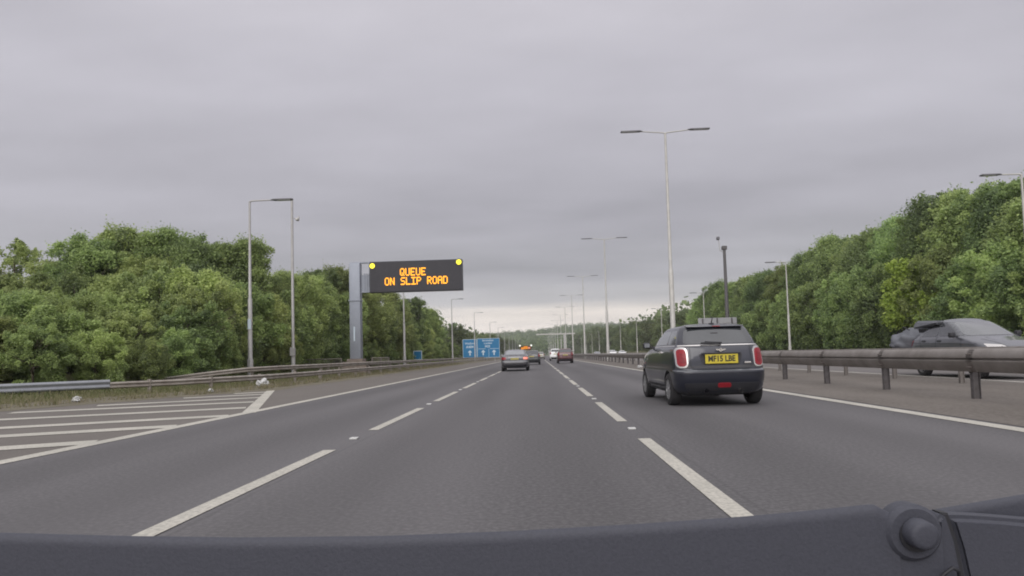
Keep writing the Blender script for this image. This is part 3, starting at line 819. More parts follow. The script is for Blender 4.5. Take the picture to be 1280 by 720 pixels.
def make_car(name, label, rows, L, H, W, paintmat, wheels, R, spec, loc, rz=0, group=None, glass=None, zs=1.0, cat='car', per=5):
    root = empty(name, loc, rz, label, cat, group)
    bm = car_body(rows, per)
    bvh = BVHTree.FromBMesh(bm)
    body = finish(bm, 'body', paintmat, root, .55)
    # wheel arches
    bmc = bmesh.new()
    for (wx, wy) in wheels:
        s = 1 if wx > 0 else -1
        x0, x1 = (W / 2 - .26) * s, (W / 2 + .1) * s
        rings = []
        n = 28; rr = R + .05
        for x in sorted((x0, x1)):
            rings.append([bmc.verts.new((x, wy + rr * math.cos(2 * PI * k / n), R / zs + rr / zs * math.sin(2 * PI * k / n))) for k in range(n)])
        for k in range(n): bmc.faces.new((rings[0][k], rings[0][(k + 1) % n], rings[1][(k + 1) % n], rings[1][k]))
        bmc.faces.new(rings[0]); bmc.faces.new(rings[1][::-1])
    bmesh.ops.recalc_face_normals(bmc, faces=bmc.faces)
    cme = bpy.data.meshes.new('cut'); bmc.to_mesh(cme); bmc.free(); cme.materials.append(M_trim)
    cut = bpy.data.objects.new('cut', cme); COL.objects.link(cut)
    body.data.materials.append(M_trim)
    md = body.modifiers.new('b', 'BOOLEAN'); md.object = cut; md.operation = 'DIFFERENCE'; md.solver = 'EXACT'
    try: md.material_mode = 'TRANSFER'
    except Exception: pass
    pr = body.parent; body.parent = None
    dg = bpy.context.evaluated_depsgraph_get(); dg.update()
    me = bpy.data.meshes.new_from_object(body.evaluated_get(dg))
    body.modifiers.clear()
    if len(me.polygons) > 50: body.data = me
    body.parent = pr
    bpy.data.objects.remove(cut)
    for (wx, wy) in wheels: 
        w_ = wheel(root, wx, wy, R, .205, spec.get('spokes', 5))
        w_.scale.z = 1.0
        w_.location.z = R / zs; w_.scale.z = 1 / zs
    for item in spec['parts']:
        kind, nm, pts, axis, sgn, off, mt = item[:7]
        kw = item[7] if len(item) > 7 else {}
        par = root
        if kind == 'patch': b = patch(bvh, pts, axis, sgn, off, kw.get('step', .07))
        else: b = line_patch(bvh, pts, kw.get('w', .01), axis, sgn, off)
        o = finish(b, nm, mt, root, .9)
        for sub in kw.get('subs', []):
            b = patch(bvh, sub[1], axis, sgn, sub[2], sub[4] if len(sub) > 4 else .07)
            finish(b, sub[0], sub[3], o, .9)
    root.scale = (1, 1, zs)
    root['_b'] = 1
    del root['_b']
    return root, bvh
def mirx(pts): return [(-x, z) for x, z in pts]
def rrect(cx, cz, w, h, r): return roundpoly([(cx - w / 2, cz - h / 2), (cx + w / 2, cz - h / 2), (cx + w / 2, cz + h / 2), (cx - w / 2, cz + h / 2)], r)
def mirrors(root, W, y, z, mat, s=1.0):
    for sg in (-1, 1):
        bm = bmesh.new()
        box(bm, sg * (W / 2 + .02) if sg > 0 else -(W / 2 + .20 * s), (W / 2 + .20 * s) if sg > 0 else -(W / 2 + .02), y - .07, y + .08, z - .07 * s, z + .07 * s, .04)
        box(bm, min(sg * (W / 2 - .12), sg * (W / 2 + .06)), max(sg * (W / 2 - .12), sg * (W / 2 + .06)), y - .02, y + .04, z - .06, z - .02, .008)
        m = finish(bm, 'door_mirror', mat, root, .6)
        bm = bmesh.new(); a, b = sorted((sg * (W / 2 + .04), sg * (W / 2 + .18 * s)))
        box(bm, a, b, y - .075, y - .071, z - .045 * s, z + .045 * s); finish(bm, 'mirror_glass', M_glassL, m)

# ---- dark blue three door hatchback
P_mini = paint('paint_midnight', (.010, .012, .022))
P_roof = paint('paint_roof_sky_sheen', (.13, .135, .15))  # sky reflection put into the roof colour as a lighter grey
mini_rows = [(.20, .20, 3.60, .72, .25, .3), (.25, .10, 3.74, .80, .26, .35), (.33, .045, 3.80, .845, .26, .4), (.45, .0, 3.82, .862, .26, .42), (.575, -.01, 3.82, .866, .26, .45),
    (.61, .015, 3.81, .866, .26, .45), (.63, .055, 3.80, .864, .26, .45), (.70, .06, 3.78, .862, .26, .45), (.80, .07, 3.70, .855, .27, .45), (.90, .095, 3.50, .84, .27, .48),
    (.97, .12, 3.15, .82, .26, .5), (1.01, .14, 2.80, .795, .25, .48), (1.04, .165, 2.68, .765, .23, .42), (1.12, .225, 2.55, .735, .2, .38), (1.22, .31, 2.35, .695, .18, .35),
    (1.31, .39, 2.12, .65, .16, .3), (1.36, .44, 1.95, .61, .16, .3), (1.385, .48, 1.75, .54, .2, .3), (1.402, .62, 1.5, .40, .2, .25), (1.414, .95, 1.2, .12, .08, .08)]
rw = roundpoly([(-.655, 1.055), (.655, 1.055), (.575, 1.315), (-.575, 1.315)], .07)
sideQ = roundpoly([(.42, 1.06), (1.02, 1.06), (1.02, 1.30), (.62, 1.30)], .07)
sideD = roundpoly([(1.08, 1.06), (2.48, 1.06), (2.05, 1.30), (1.08, 1.30)], .06)
tl = lambda s: rrect(s * .700, .83, .20, .345, .085)
tli = lambda s: rrect(s * .700, .825, .148, .285, .065)
tlc = lambda s: rrect(s * .700, .82, .075, .15, .035)
parts = [('patch', 'rear_window', rw, 'y', 1, .006, M_glass, {}),
         ('patch', 'tailgate_chrome_strip', roundpoly([(-.74, 1.018), (.74, 1.018), (.735, 1.038), (-.735, 1.038)], .005), 'y', 1, .010, M_chrome),
         ('patch', 'lower_bumper', roundpoly([(-.60, .215), (.60, .215), (.70, .40), (-.70, .40)], .05), 'y', 1, .008, M_trim),
         ('patch', 'fog_lamp', rrect(0.03, .365, .24, .07, .03), 'y', 1, .018, M_red),
         ('patch', 'plate_recess', roundpoly([(-.34, .70), (.34, .70), (.40, .885), (-.40, .885)], .04), 'y', 1, .006, M_trim),
         ('line', 'tailgate_seam', [(-.555, 1.01), (-.56, .70), (-.52, .635), (.52, .635), (.56, .70), (.555, 1.01)], 'y', 1, .004, M_trim, {'w': .012}),
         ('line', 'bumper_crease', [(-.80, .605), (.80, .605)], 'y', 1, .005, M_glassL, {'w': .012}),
         ('patch', 'windscreen', roundpoly([(-.66, 1.07), (.66, 1.07), (.56, 1.31), (-.56, 1.31)], .06), 'y', -1, .006, M_glass)]
for s in (-1, 1):
    parts.append(('patch', 'tail_light', tl(s), 'y', 1, .012, M_chrome, {'step': .05, 'subs': [('lens', tli(s), .020, M_red, .05), ('inner_lens', tlc(s), .026, M_redin, .05)]}))
    parts.append(('patch', 'quarter_window', sideQ, 'x', -s, .006, M_glassL))
    parts.append(('patch', 'door_window', sideD, 'x', -s, .006, M_glassL))
    parts.append(('line', 'door_seam', [(1.12, 1.04), (1.12, .60), (1.22, .34), (2.35, .34), (2.45, .60), (2.45, 1.04)], 'x', -s, .004, M_trim, {'w': .012}))
    parts.append(('line', 'waist_chrome', [(.40, 1.028), (2.60, 1.028)], 'x', -s, .006, M_chrome, {'w': .018}))
    parts.append(('line', 'sill_trim', [(.86, .30), (2.70, .30)], 'x', -s, .008, M_trim, {'w': .10}))
    parts.append(('patch', 'door_handle', rrect(1.36, .92, .20, .035, .015), 'x', -s, .025, M_chrome))
    parts.append(('patch', 'headlight', rrect(s * .62, .76, .26, .26, .12), 'y', -1, .012, M_chrome))
    parts.append(('line', 'side_scuttle', [(2.62, .80), (2.86, .80)], 'x', -s, .010, M_chrome, {'w': .03}))
MZ = 1.10
mini, bvh = make_car('hatchback_car', 'dark blue three door hatchback with chrome ringed red tail lights in the right lane', mini_rows, 3.82, 1.414, 1.727, P_mini,
    [(-.76, .70), (.76, .70), (-.755, 3.19), (.755, 3.19)], .31, {'spokes': 8, 'parts': parts}, (3.38, 12.35, 0), math.radians(1.2), zs=MZ, per=6)
# plate
def number_plate(root, text, y, z, w=.56, h=.15, far=False):
    bm = bmesh.new(); box(bm, -w / 2, w / 2, y - .012, y, z - h / 2, z + h / 2, .004); p = finish(bm, 'number_plate', M_plate_far if far else M_plate, root)
    if text: flat_text(text, h * .86, (0.0, y - .014, z), M_ink, p, 'registration', sx=.92, off=.004)
    return p
number_plate(mini, 'MF15 LBE', .035, .80, .60, .155)
bm = bmesh.new(); box(bm, -.36, .36, .01, .06, .885, .905, .006); finish(bm, 'tailgate_handle', M_trim, mini)
bm = bmesh.new()
for s in (-1, 1):
    f = [bm.verts.new((s * a, .055, b)) for a, b in ((0.02, .932), (.085, .95), (.095, .968), (.02, .962))]
    bm.faces.new(f if s > 0 else f[::-1])
tube(bm, [(0, .085, .948), (0, .052, .948)], [.032, .030], 16); finish(bm, 'winged_badge', M_chrome, mini)
flat_text('S', .05, (0.0, .050, .948), M_trim, mini, 'badge_letter')
bm = bmesh.new(); box(bm, .42, .54, .035, .06, .715, .745, .006); finish(bm, 'model_badge', M_chrome, mini)
bm = bmesh.new()   # roof spoiler
for i in range(1): box(bm, -.535, .535, .365, .60, 1.348, 1.372, .011)
finish(bm, 'roof_spoiler', P_roof, mini, .6)
bm = bmesh.new(); box(bm, -.07, .07, .285, .30, 1.35, 1.365, .003); finish(bm, 'brake_light', M_red, mini)
# roof skin, its grey standing in for reflected sky
b = patch(bvh, roundpoly([(-.54, .52), (.54, .52), (.50, 1.90), (-.50, 1.90)], .12), 'z', -1, .006, .09); finish(b, 'roof_panel', P_roof, mini, .9)
bm = bmesh.new(); tube(bm, [(0, .62, 1.40), (0, .50, 1.52)], [.014, .006], 6); box(bm, -.03, .03, .52, .70, 1.395, 1.425, .01); finish(bm, 'aerial', M_trim, mini)
bm = bmesh.new(); tube(bm, [(.0, .13, 1.055), (.02, .11, 1.075), (-.25, .19, 1.095)], [.02, .018, .010], 6); box(bm, -.34, .05, .13, .15, 1.06, 1.085, .005); finish(bm, 'rear_wiper', M_trim, mini)
for ex in (-.30, .34):
    bm = bmesh.new(); tube(bm, [(ex, .30, .27), (ex, .02, .27)], [.04, .04], 14, False); finish(bm, 'exhaust_tip', M_chrome if ex > 0 else M_trim, mini, .6)
mirrors(mini, 1.66, 2.42, 1.07, M_trim, .85)
bm = bmesh.new(); box(bm, -.55, .55, .5, 3.2, .17, .21); finish(bm, 'underbody', M_trim, mini)

# ---- generic shapes
def scaled(rows, fl, fw, fz):
    return [(z * fz, yr * fl, yf * fl, w * fw, rr, rf) for z, yr, yf, w, rr, rf in rows]
sedan_rows = [(.20, .22, 4.45, .76, .25, .3), (.26, .10, 4.60, .85, .26, .35), (.40, .02, 4.68, .90, .26, .4), (.55, .0, 4.70, .905, .26, .45), (.62, .03, 4.70, .905, .26, .45), (.66, .06, 4.68, .905, .26, .5),
    (.80, .07, 4.55, .90, .26, .5), (.92, .10, 4.20, .885, .26, .5), (.985, .16, 3.75, .86, .26, .5), (1.01, .35, 3.50, .83, .25, .5), (1.035, .68, 3.30, .79, .25, .45), (1.08, .82, 3.15, .765, .25, .4),
    (1.18, 1.05, 2.95, .725, .22, .4), (1.29, 1.32, 2.68, .67, .2, .35), (1.36, 1.52, 2.45, .62, .2, .3), (1.395, 1.72, 2.25, .52, .2, .3), (1.415, 1.85, 2.1, .35, .1, .1), (1.42, 1.95, 2.0, .1, .02, .02)]
P_sedan = paint('paint_saloon', (.055, .053, .058))
sp = [('patch', 'rear_window', roundpoly([(-.66, 1.065), (.66, 1.065), (.54, 1.345), (-.54, 1.345)], .07), 'y', 1, .008, M_glassL),
      ('line', 'boot_chrome', [(-.40, .905), (.40, .905)], 'y', 1, .012, M_rim, {'w': .02}),
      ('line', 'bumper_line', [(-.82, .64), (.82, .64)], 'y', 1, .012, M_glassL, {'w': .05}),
      ('patch', 'lower_bumper', roundpoly([(-.7, .21), (.7, .21), (.76, .42), (-.76, .42)], .05), 'y', 1, .008, M_trim)]
for s in (-1, 1):
    sp.append(('patch', 'tail_light', rrect(s * .70, .83, .28, .15, .05), 'y', 1, .012, M_redlit if s > 0 else M_red))
    sp.append(('patch', 'side_window', roundpoly([(1.1, 1.05), (3.1, 1.05), (2.6, 1.30), (1.5, 1.30)], .08), 'x', -s, .006, M_glass))
sedan, _ = make_car('saloon_car', 'dark grey saloon with its right tail light glowing, straddling the left lane line', sedan_rows, 4.7, 1.42, 1.81, P_sedan,
    [(-.80, .95), (.80, .95), (-.8, 3.75), (.8, 3.75)], .32, {'parts': sp}, (-1.50, 43.2, 0), 0, per=4)
number_plate(sedan, '', .055, .80, .52, .12, True); mirrors(sedan, 1.75, 3.05, 1.05, P_sedan)

def hatch_parts(L, W, H, glassm=None, lit=False, tall=False):
    fz = H / 1.414; fw = W / 1.732; fl = L / 3.82
    g = glassm or M_glass
    p = [('patch', 'rear_window', [(x * fw, z * fz) for x, z in rw], 'y', 1, .008, g),
         ('patch', 'lower_bumper', roundpoly([(-.62 * fw, .21 * fz), (.62 * fw, .21 * fz), (.72 * fw, .42 * fz), (-.72 * fw, .42 * fz)], .05), 'y', 1, .008, M_trim),
         ('patch', 'windscreen', roundpoly([(-.66 * fw, 1.07 * fz), (.66 * fw, 1.07 * fz), (.56 * fw, 1.31 * fz), (-.56 * fw, 1.31 * fz)], .06), 'y', -1, .006, g),
         ('patch', 'grille', rrect(0, .55 * fz, .9 * fw, .18, .06), 'y', -1, .008, M_trim)]
    for s in (-1, 1):
        p.append(('patch', 'tail_light', roundpoly([(s * .66 * fw, .78 * fz), (s * .80 * fw, .78 * fz), (s * .76 * fw, 1.12 * fz), (s * .68 * fw, 1.08 * fz)], .03), 'y', 1, .012, M_red))
        p.append(('patch', 'side_window', roundpoly([(.55 * fl, 1.06 * fz), (2.5 * fl, 1.06 * fz), (2.05 * fl, 1.30 * fz), (.70 * fl, 1.30 * fz)], .08), 'x', -s, .006, g))
        p.append(('patch', 'headlight', rrect(s * .62 * fw, .76 * fz, .3, .2, .08), 'y', -1, .012, M_chrome))
    return p
def hatch(name, label, L, W, H, pm, loc, rz=0, group=None, R=.32, plate=True, glassm=None, cat='car'):
    fz = H / 1.414; fw = W / 1.732; fl = L / 3.82
    rows = scaled(mini_rows, fl, fw, fz)
    c, b = make_car(name, label, rows, L, H, W, pm, [(-W / 2 + .11, .75 * fl), (W / 2 - .11, .75 * fl), (-W / 2 + .11, 3.1 * fl), (W / 2 - .11, 3.1 * fl)], R,
                 {'parts': hatch_parts(L, W, H, glassm)}, loc, rz, group, per=4, cat=cat)
    if plate: number_plate(c, '', .05 * fl, .80 * fz, .52, .12, True)
    mirrors(c, W * .96, 2.5 * fl, 1.09 * fz, pm)
    return c
P_est = paint('paint_dark_green_grey', (.045, .050, .050)); P_redc = paint('paint_dark_red', (.080, .020, .022)); P_wh = paint('paint_white', (.72, .72, .71), .5, 0); P_silver = paint('paint_silver', (.30, .31, .32))
P_beige = paint('paint_pale', (.33, .32, .28))
est = hatch('estate_car', 'dark estate car ahead with an orange signboard on its roof', 4.5, 1.80, 1.50, P_est, (-.62, 68.0, 0))
root = empty('roof_signboard', (-1.25, 70.5, 1.5), 0, 'orange lit signboard with two white lamps on the dark estate roof', 'sign')
M_orange = plain('board_orange', (.75, .20, .01), .5, emit=(1, .5, .01), es=.2, var=.3, scale=5)
M_darkb = plain('board_dark', (.06, .035, .02), .6)
bm = bmesh.new(); box(bm, -.62, .62, -.06, .06, .06, .50, .02); brd = finish(bm, 'board', M_darkb, root)
bm = bmesh.new(); box(bm, -.48, -.16, -.072, -.062, .12, .34); box(bm, -.20, .22, -.080, -.074, .14, .44); finish(bm, 'amber_panel', M_orange, brd)
bm = bmesh.new(); box(bm, .24, .50, -.076, -.066, .16, .36); finish(bm, 'red_panel', plain('board_pale_red', (.5, .2, .12), .5, emit=(1, .35, .2), es=.3), brd)
M_wl = plain('lamp_white', (.8, .8, .75), .4, emit=(1, 1, .9), es=.5)
for xx in (-.60, .60):
    bm = bmesh.new(); tube(bm, [(xx, -.06, .52), (xx, -.13, .52)], [.10, .09], 14); finish(bm, 'lamp', M_wl, root, .6)
for xx in (-.3, .4):
    bm = bmesh.new(); box(bm, xx - .03, xx + .03, -.3, .3, -.02, .06); finish(bm, 'mount', M_trim, root)
redc = hatch('people_carrier', 'dark red people carrier in the right lane far ahead', 4.1, 1.75, 1.62, P_redc, (3.0, 72.0, 0))
van = hatch('small_van', 'white van just ahead of the dark red people carrier', 4.4, 1.80, 1.86, P_wh, (2.75, 102, 0), cat='van')
hatch('hatchback_car', 'small pale car far ahead, right of the estate car', 3.9, 1.7, 1.55, P_beige, (.55, 132, 0))
hatch('oncoming_car', 'white oncoming car behind the central barrier, largest of the far ones', 4.4, 1.8, 1.62, P_wh, (17.9, 162, 0), PI, 'distant oncoming cars', plate=False)
hatch('oncoming_car', 'small pale oncoming car farther right behind the central barrier', 4.2, 1.75, 1.45, P_wh, (21.5, 172, 0), PI, 'distant oncoming cars', plate=False)
hatch('oncoming_car', 'grey green oncoming car left of the white one', 4.2, 1.75, 1.45, P_silver, (17.6, 200, 0), PI, 'distant oncoming cars', plate=False)

# ---- grey oncoming car
P_grey = paint('paint_slate', (.075, .078, .090))
gz = 1.83 / 1.45
g_rows = [(.20, .25, 4.2, .76, .25, .3), (.28, .10, 4.38, .86, .26, .4), (.42, .02, 4.45, .905, .28, .5), (.55, .0, 4.46, .915, .28, .55), (.68, .02, 4.42, .915, .28, .55), (.76, .05, 4.30, .91, .28, .6), (.84, .09, 4.0, .90, .28, .6),
    (.90, .12, 3.65, .885, .28, .55), (.95, .16, 3.35, .865, .28, .5), (.985, .22, 3.18, .835, .27, .45), (1.06, .38, 2.98, .79, .25, .42), (1.16, .60, 2.74, .745, .24, .4), (1.27, .88, 2.44, .69, .22, .35), (1.36, 1.16, 2.12, .63, .22, .3),
    (1.41, 1.36, 1.92, .54, .2, .3), (1.435, 1.5, 1.8, .38, .1, .15), (1.45, 1.62, 1.7, .1, .02, .02)]
gp = [('patch', 'windscreen', roundpoly([(-.74, 1.00), (.74, 1.00), (.59, 1.34), (-.59, 1.34)], .08), 'y', -1, .006, plain('windscreen_pale', (.085, .09, .095), .07, 0, .8, coat=.8, scale=.9, var=.3)),
      ('patch', 'rear_window', roundpoly([(-.66, 1.02), (.66, 1.02), (.56, 1.33), (-.56, 1.33)], .08), 'y', 1, .006, M_glass),
      ('patch', 'grille', rrect(0, .58, 1.0, .2, .06), 'y', -1, .008, M_trim),
      ('line', 'bonnet_crease', [(-.5, .72), (-.62, .92)], 'y', -1, .004, M_trim, {'w': .012}), ('line', 'bonnet_crease', [(.5, .72), (.62, .92)], 'y', -1, .004, M_trim, {'w': .012})]
M_gside = plain('side_glass_grey', (.045, .048, .054), .10, 0, .7, coat=.6, scale=1, var=.15)
for s in (-1, 1):
    gp.append(('patch', 'rear_side_window', roundpoly([(.72, 1.01), (1.62, 1.01), (1.62, 1.345), (1.25, 1.33)], .07), 'x', -s, .006, M_gside))
    gp.append(('patch', 'front_side_window', roundpoly([(1.68, 1.01), (2.86, 1.01), (2.2, 1.345), (1.68, 1.35)], .06), 'x', -s, .006, M_gside))
    gp.append(('line', 'door_seam', [(1.65, 1.0), (1.65, .5), (1.60, .32)], 'x', -s, .004, M_trim, {'w': .014}))
    gp.append(('line', 'door_seam', [(2.90, .98), (2.92, .5), (2.80, .32), (.95, .32), (.9, .6), (.72, 1.0)], 'x', -s, .004, M_trim, {'w': .014}))
    gp.append(('line', 'shoulder_crease', [(.3, .86), (3.6, .80)], 'x', -s, .004, M_trim, {'w': .010}))
    gp.append(('patch', 'door_handle', rrect(1.82, .89, .2, .035, .015), 'x', -s, .02, M_trim))
    gp.append(('patch', 'door_handle', rrect(.98, .90, .2, .035, .015), 'x', -s, .02, M_trim))
    gp.append(('patch', 'headlight', roundpoly([(s * .5, .66), (s * .84, .68), (s * .84, .80), (s * .55, .76)], .04), 'y', -1, .012, M_chrome))
    gp.append(('patch', 'tail_light', rrect(s * .72, .84, .26, .16, .05), 'y', 1, .012, M_red))
grey, _ = make_car('oncoming_car', 'slate grey car coming the other way behind the barrier with luggage on its tail', g_rows, 4.46, 1.45, 1.83, P_grey,
    [(-.80, .82), (.80, .82), (-.80, 3.52), (.80, 3.52)], .335, {'parts': gp, 'spokes': 6}, (13.5, 23.2, 0), PI, zs=gz, per=6)
mirrors(grey, 1.74, 2.62, 1.03, M_trim, .95)
# box carrier and covered bikes at its tail (in world space, behind = farther along +y)
M_box = plain('cargo_box_grey', (.085, .09, .10), .4, 0, .5, coat=.4)
M_cover = plain('grey_cover', (.11, .115, .13), .7, scale=5, var=.2, bump=.3)
root = empty('cargo_box', (13.2, 22.3, 1.57), 0, 'grey wedge shaped cargo box behind the roof of the slate grey car', 'cargo box')
bm = bmesh.new()
b0 = [(-.55, -.75, .10), (.55, -.75, .10), (.55, .62, -.02), (-.55, .62, -.02), (-.50, -.75, .20), (.50, -.75, .20), (.46, .55, .26), (-.46, .55, .26)]
v = [bm.verts.new(p) for p in b0]
for f in ((3, 2, 1, 0), (4, 5, 6, 7), (0, 1, 5, 4), (1, 2, 6, 5), (2, 3, 7, 6), (3, 0, 4, 7)): bm.faces.new([v[i] for i in f])
bmesh.ops.bevel(bm, geom=bm.edges[:], offset=.05, segments=3, affect='EDGES'); finish(bm, 'shell', M_box, root, .6)
bm = bmesh.new(); box(bm, -.40, .40, -.1, .5, -.14, -.03, .02); finish(bm, 'mount', M_trim, root)
root = empty('covered_luggage', (13.2, 23.7, .68), 0, 'lumpy grey covered bundle strapped on the tail rack of the slate grey car', 'luggage')
bm = bmesh.new(); bmesh.ops.create_icosphere(bm, subdivisions=4, radius=1)
from mathutils import noise as mnoise
for v in bm.verts:
    c = v.co.copy()
    v.co = Vector((c.x * .82, c.y * .52, c.z * .46 + .42)) * (1 + .16 * mnoise.noise(c * 2.3) + .05 * mnoise.noise(c * 6))
    if v.co.y < -.5: v.co.y = -.5
finish(bm, 'cover', M_cover, root, 2)
for sx_ in (-.4, 0, .35):
    bm = bmesh.new(); tube(bm, [(sx_, -.35, .86), (sx_, 0, .98), (sx_, .40, .80), (sx_, .58, .4), (sx_, .45, .05)], .02, 6); finish(bm, 'strap', M_trim, root, .9)
bm = bmesh.new(); box(bm, -.7, .7, -.4, .4, -.12, -.05, .01); finish(bm, 'rack', M_trim, root)

# ------------------------------------------------------------------ litter
def crumple(name, loc, sx, sy, sz, label, seed):
    bm = bmesh.new(); bmesh.ops.create_icosphere(bm, subdivisions=3, radius=1)
    for v in bm.verts:
        c = v.co.copy(); n = mnoise.noise(c * 2.2 + Vector((seed, 0, 0)))
        k = 1 + .5 * n + .25 * mnoise.noise(c * 6 + Vector((0, seed, 0)))
        v.co = Vector((c.x * sx * k, c.y * sy * k, max(0, (c.z + .6) * sz * k * .7)))
    o = finish(bm, name, M_litter, None, .5, loc); tag(o, label, 'litter'); return o
crumple('plastic_litter', (-11.15, 26.6, .06), .25, .2, .24, 'large crumpled white plastic litter on the verge under the first lamp column', 1.3)
crumple('plastic_litter', (6.6, 43.5, .01), .15, .12, .13, 'white litter lying in the central reserve just left of the dark hatchback', 4.1)
crumple('plastic_litter', (-13.2, 18.6, .06), .12, .1, .12, 'small white scrap on the dirt edge left of the hatching', 2.2)
crumple('plastic_litter', (-15.0, 16.2, .06), .14, .1, .06, 'flat white scrap on the dirt at the far left edge', 3.6)
crumple('plastic_litter', (-11.3, 22.6, .06), .09, .07, .1, 'tiny white scrap on the verge above the hatching', 5.1)

# ------------------------------------------------------------------ foliage
def leaves_mesh(name, centres, radii, tints, per, size, mat, seed, aspect=.62, upbias=.35, zmin=None, shell=.55, zst=1.12):
    rng = np.random.default_rng(seed)
    cnt = np.maximum(14, (per * (np.array(radii) / np.mean(radii)) ** 2 / 1.15)).astype(int)
    C = np.repeat(np.array(centres), cnt, axis=0); R = np.repeat(np.array(radii), cnt)
    T = np.repeat(np.array(tints), cnt)
    n = len(C)
    d = rng.normal(size=(n, 3)); d /= np.linalg.norm(d, axis=1, keepdims=True)
    d[:, 2] = np.where((d[:, 2] < -.3) & (rng.random(n) < .5), -d[:, 2], d[:, 2])
    rad = R * (shell + (1.0 - shell) * rng.random(n) ** .7)
    rad *= np.where(rng.random(n) < .30, 1 + np.minimum(.45, rng.exponential(.18, n)), 1)
    m = len(centres)
    an = rng.uniform(.72, 1.38, size=(m, 3)); an[:, 2] *= zst
    ph = rng.uniform(0, 6.28, size=(m, 3))
    an = np.repeat(an, cnt, axis=0); ph = np.repeat(ph, cnt, axis=0)
    lump = 1 + .20 * np.sin(d * 4.1 + ph).sum(axis=1) / 1.4
    P = C + d * (rad * lump)[:, None] * an
    P += .05 * np.sin(P[:, [1, 2, 0]] * 5.3 + ph * .3) * min(3, size / .15)
    if zmin is not None: P[:, 2] = np.maximum(P[:, 2], zmin + rng.random(n) * .2)
    N = d * .55 + rng.normal(size=(n, 3)) * .7; N[:, 2] += upbias
    N /= np.linalg.norm(N, axis=1, keepdims=True)
    A = np.cross(N, rng.normal(size=(n, 3))); A /= np.linalg.norm(A, axis=1, keepdims=True)
    B = np.cross(N, A)
    s = size * (.6 + .8 * rng.random(n))
    A *= s[:, None] * .5; B *= s[:, None] * .5 * aspect
    V = np.empty((n, 4, 3)); V[:, 0] = P - A; V[:, 1] = P - B + A * .1; V[:, 2] = P + A; V[:, 3] = P + B + A * .1
    V[:, 0, :] += N * s[:, None] * .0
    me = bpy.data.meshes.new(name)
    me.vertices.add(n * 4); me.vertices.foreach_set('co', V.reshape(-1).astype(np.float32))
    me.loops.add(n * 4); me.loops.foreach_set('vertex_index', np.arange(n * 4, dtype=np.int32))
    me.polygons.add(n); me.polygons.foreach_set('loop_start', np.arange(0, n * 4, 4, dtype=np.int32))
    try: me.polygons.foreach_set('loop_total', np.full(n, 4, dtype=np.int32))
    except Exception: pass
    me.update(calc_edges=True)
    at = me.attributes.new('tint', 'FLOAT', 'FACE')
    tt = np.clip(T + rng.normal(size=n) * .21, 0, 1)
    at.data.foreach_set('value', tt.astype(np.float32))
    me.materials.append(mat)
    return me
def tree_variant(H, Rw, nclump, seed, mat, leaf=.26, per=230, base=.06, clump=(.55, 1.05), airy=1.0, tintc=.5):
    rng = random.Random(seed)
    cs, rs, ts = [], [], []
    lobes = [(rng.uniform(-.5, .5) * Rw, rng.uniform(-.5, .5) * Rw, rng.uniform(.35, .9) * H, rng.uniform(.5, .85) * Rw) for _ in range(5)]
    k = 0
    while len(cs) < nclump and k < nclump * 60:
        k += 1
        z = (base + (1 - base) * rng.random() ** .85) * H
        t = z / H
        env = Rw * (1 - abs((t - .42) / .62) ** 2.6) ** .5 if abs((t - .42) / .62) < 1 else .0
        a = rng.uniform(0, 2 * PI); rr = env * (rng.random() ** .35)
        rr *= .80 + .28 * math.sin(a * 3 + seed) * math.cos(t * 7 + seed * 2)
        r = rng.uniform(*clump)
        if t > .8: r *= .75
        x, y = rr * math.cos(a), rr * math.sin(a)
        if z + r * .8 > H * 1.02: z = H * 1.02 - r * .8
        cs.append((x, y, max(z, r * .5))); rs.append(r)
        ts.append(min(1, max(0, rng.gauss(tintc, .17))))
    # ragged sprigs on top and sides
    for _ in range(0 if leaf > .4 else int(nclump * .75)):
        a = rng.uniform(0, 2 * PI); t = rng.uniform(.3, 1.0)
        env = Rw * max(.15, 1 - abs((t - .42) / .62) ** 2.6) ** .5
        ex = rng.uniform(1.0, 1.15); cs.append((math.cos(a) * env * ex, math.sin(a) * env * ex, t * H + rng.uniform(0, .4))); rs.append(rng.uniform(.15, .42)); ts.append(min(1, max(0, rng.gauss(tintc + .15, .2))))
    # upright leaders that make the top uneven
    for _ in range(0 if leaf > .4 else rng.randint(4, 8)):
        a = rng.uniform(0, 2 * PI); q = Rw * rng.uniform(.05, .7); z0 = H * (.97 - .28 * (q / Rw) ** 2); tl_ = rng.gauss(tintc, .2)
        for j in range(4):
            cs.append((math.cos(a) * q + rng.uniform(-.1, .1), math.sin(a) * q + rng.uniform(-.1, .1), z0 - .3 + j * .033 * H)); rs.append((.42, .34, .25, .15)[j] * (H / 9) ** .5); ts.append(min(1, max(0, tl_)))
    me = leaves_mesh('crown', cs, rs, ts, per, leaf, mat, seed, zmin=.02, shell=.35)
    bm = bmesh.new()
    tube(bm, [(0, 0, -.3), (.05, .02, H * .25), (-.06, .1, H * .55), (.05, 0, H * .9)], [.16 * H / 8, .13 * H / 8, .085 * H / 8, .02], 8)
    for i in range(11):
        a = rng.uniform(0, 2 * PI); z0 = H * rng.uniform(.15, .65); ln = Rw * rng.uniform(.6, .95)
        tube(bm, [(0, 0, z0), (math.cos(a) * ln * .5, math.sin(a) * ln * .5, z0 + H * .09), (math.cos(a) * ln, math.sin(a) * ln, z0 + H * .22)], [.06, .04, .012], 5)
    for f in bm.faces: f.smooth = True
    tm = bpy.data.meshes.new('trunk'); bm.to_mesh(tm); bm.free(); tm.materials.append(M_bark)
    return me, tm, H
VT = [tree_variant(9, (2.5, 2.9, 2.2, 3.0, 2.6)[i], 62, 11 + i, M_leaf, .15, 500, clump=(.4, 1.25), tintc=(.45, .6, .3, .65, .4)[i]) for i in range(5)]
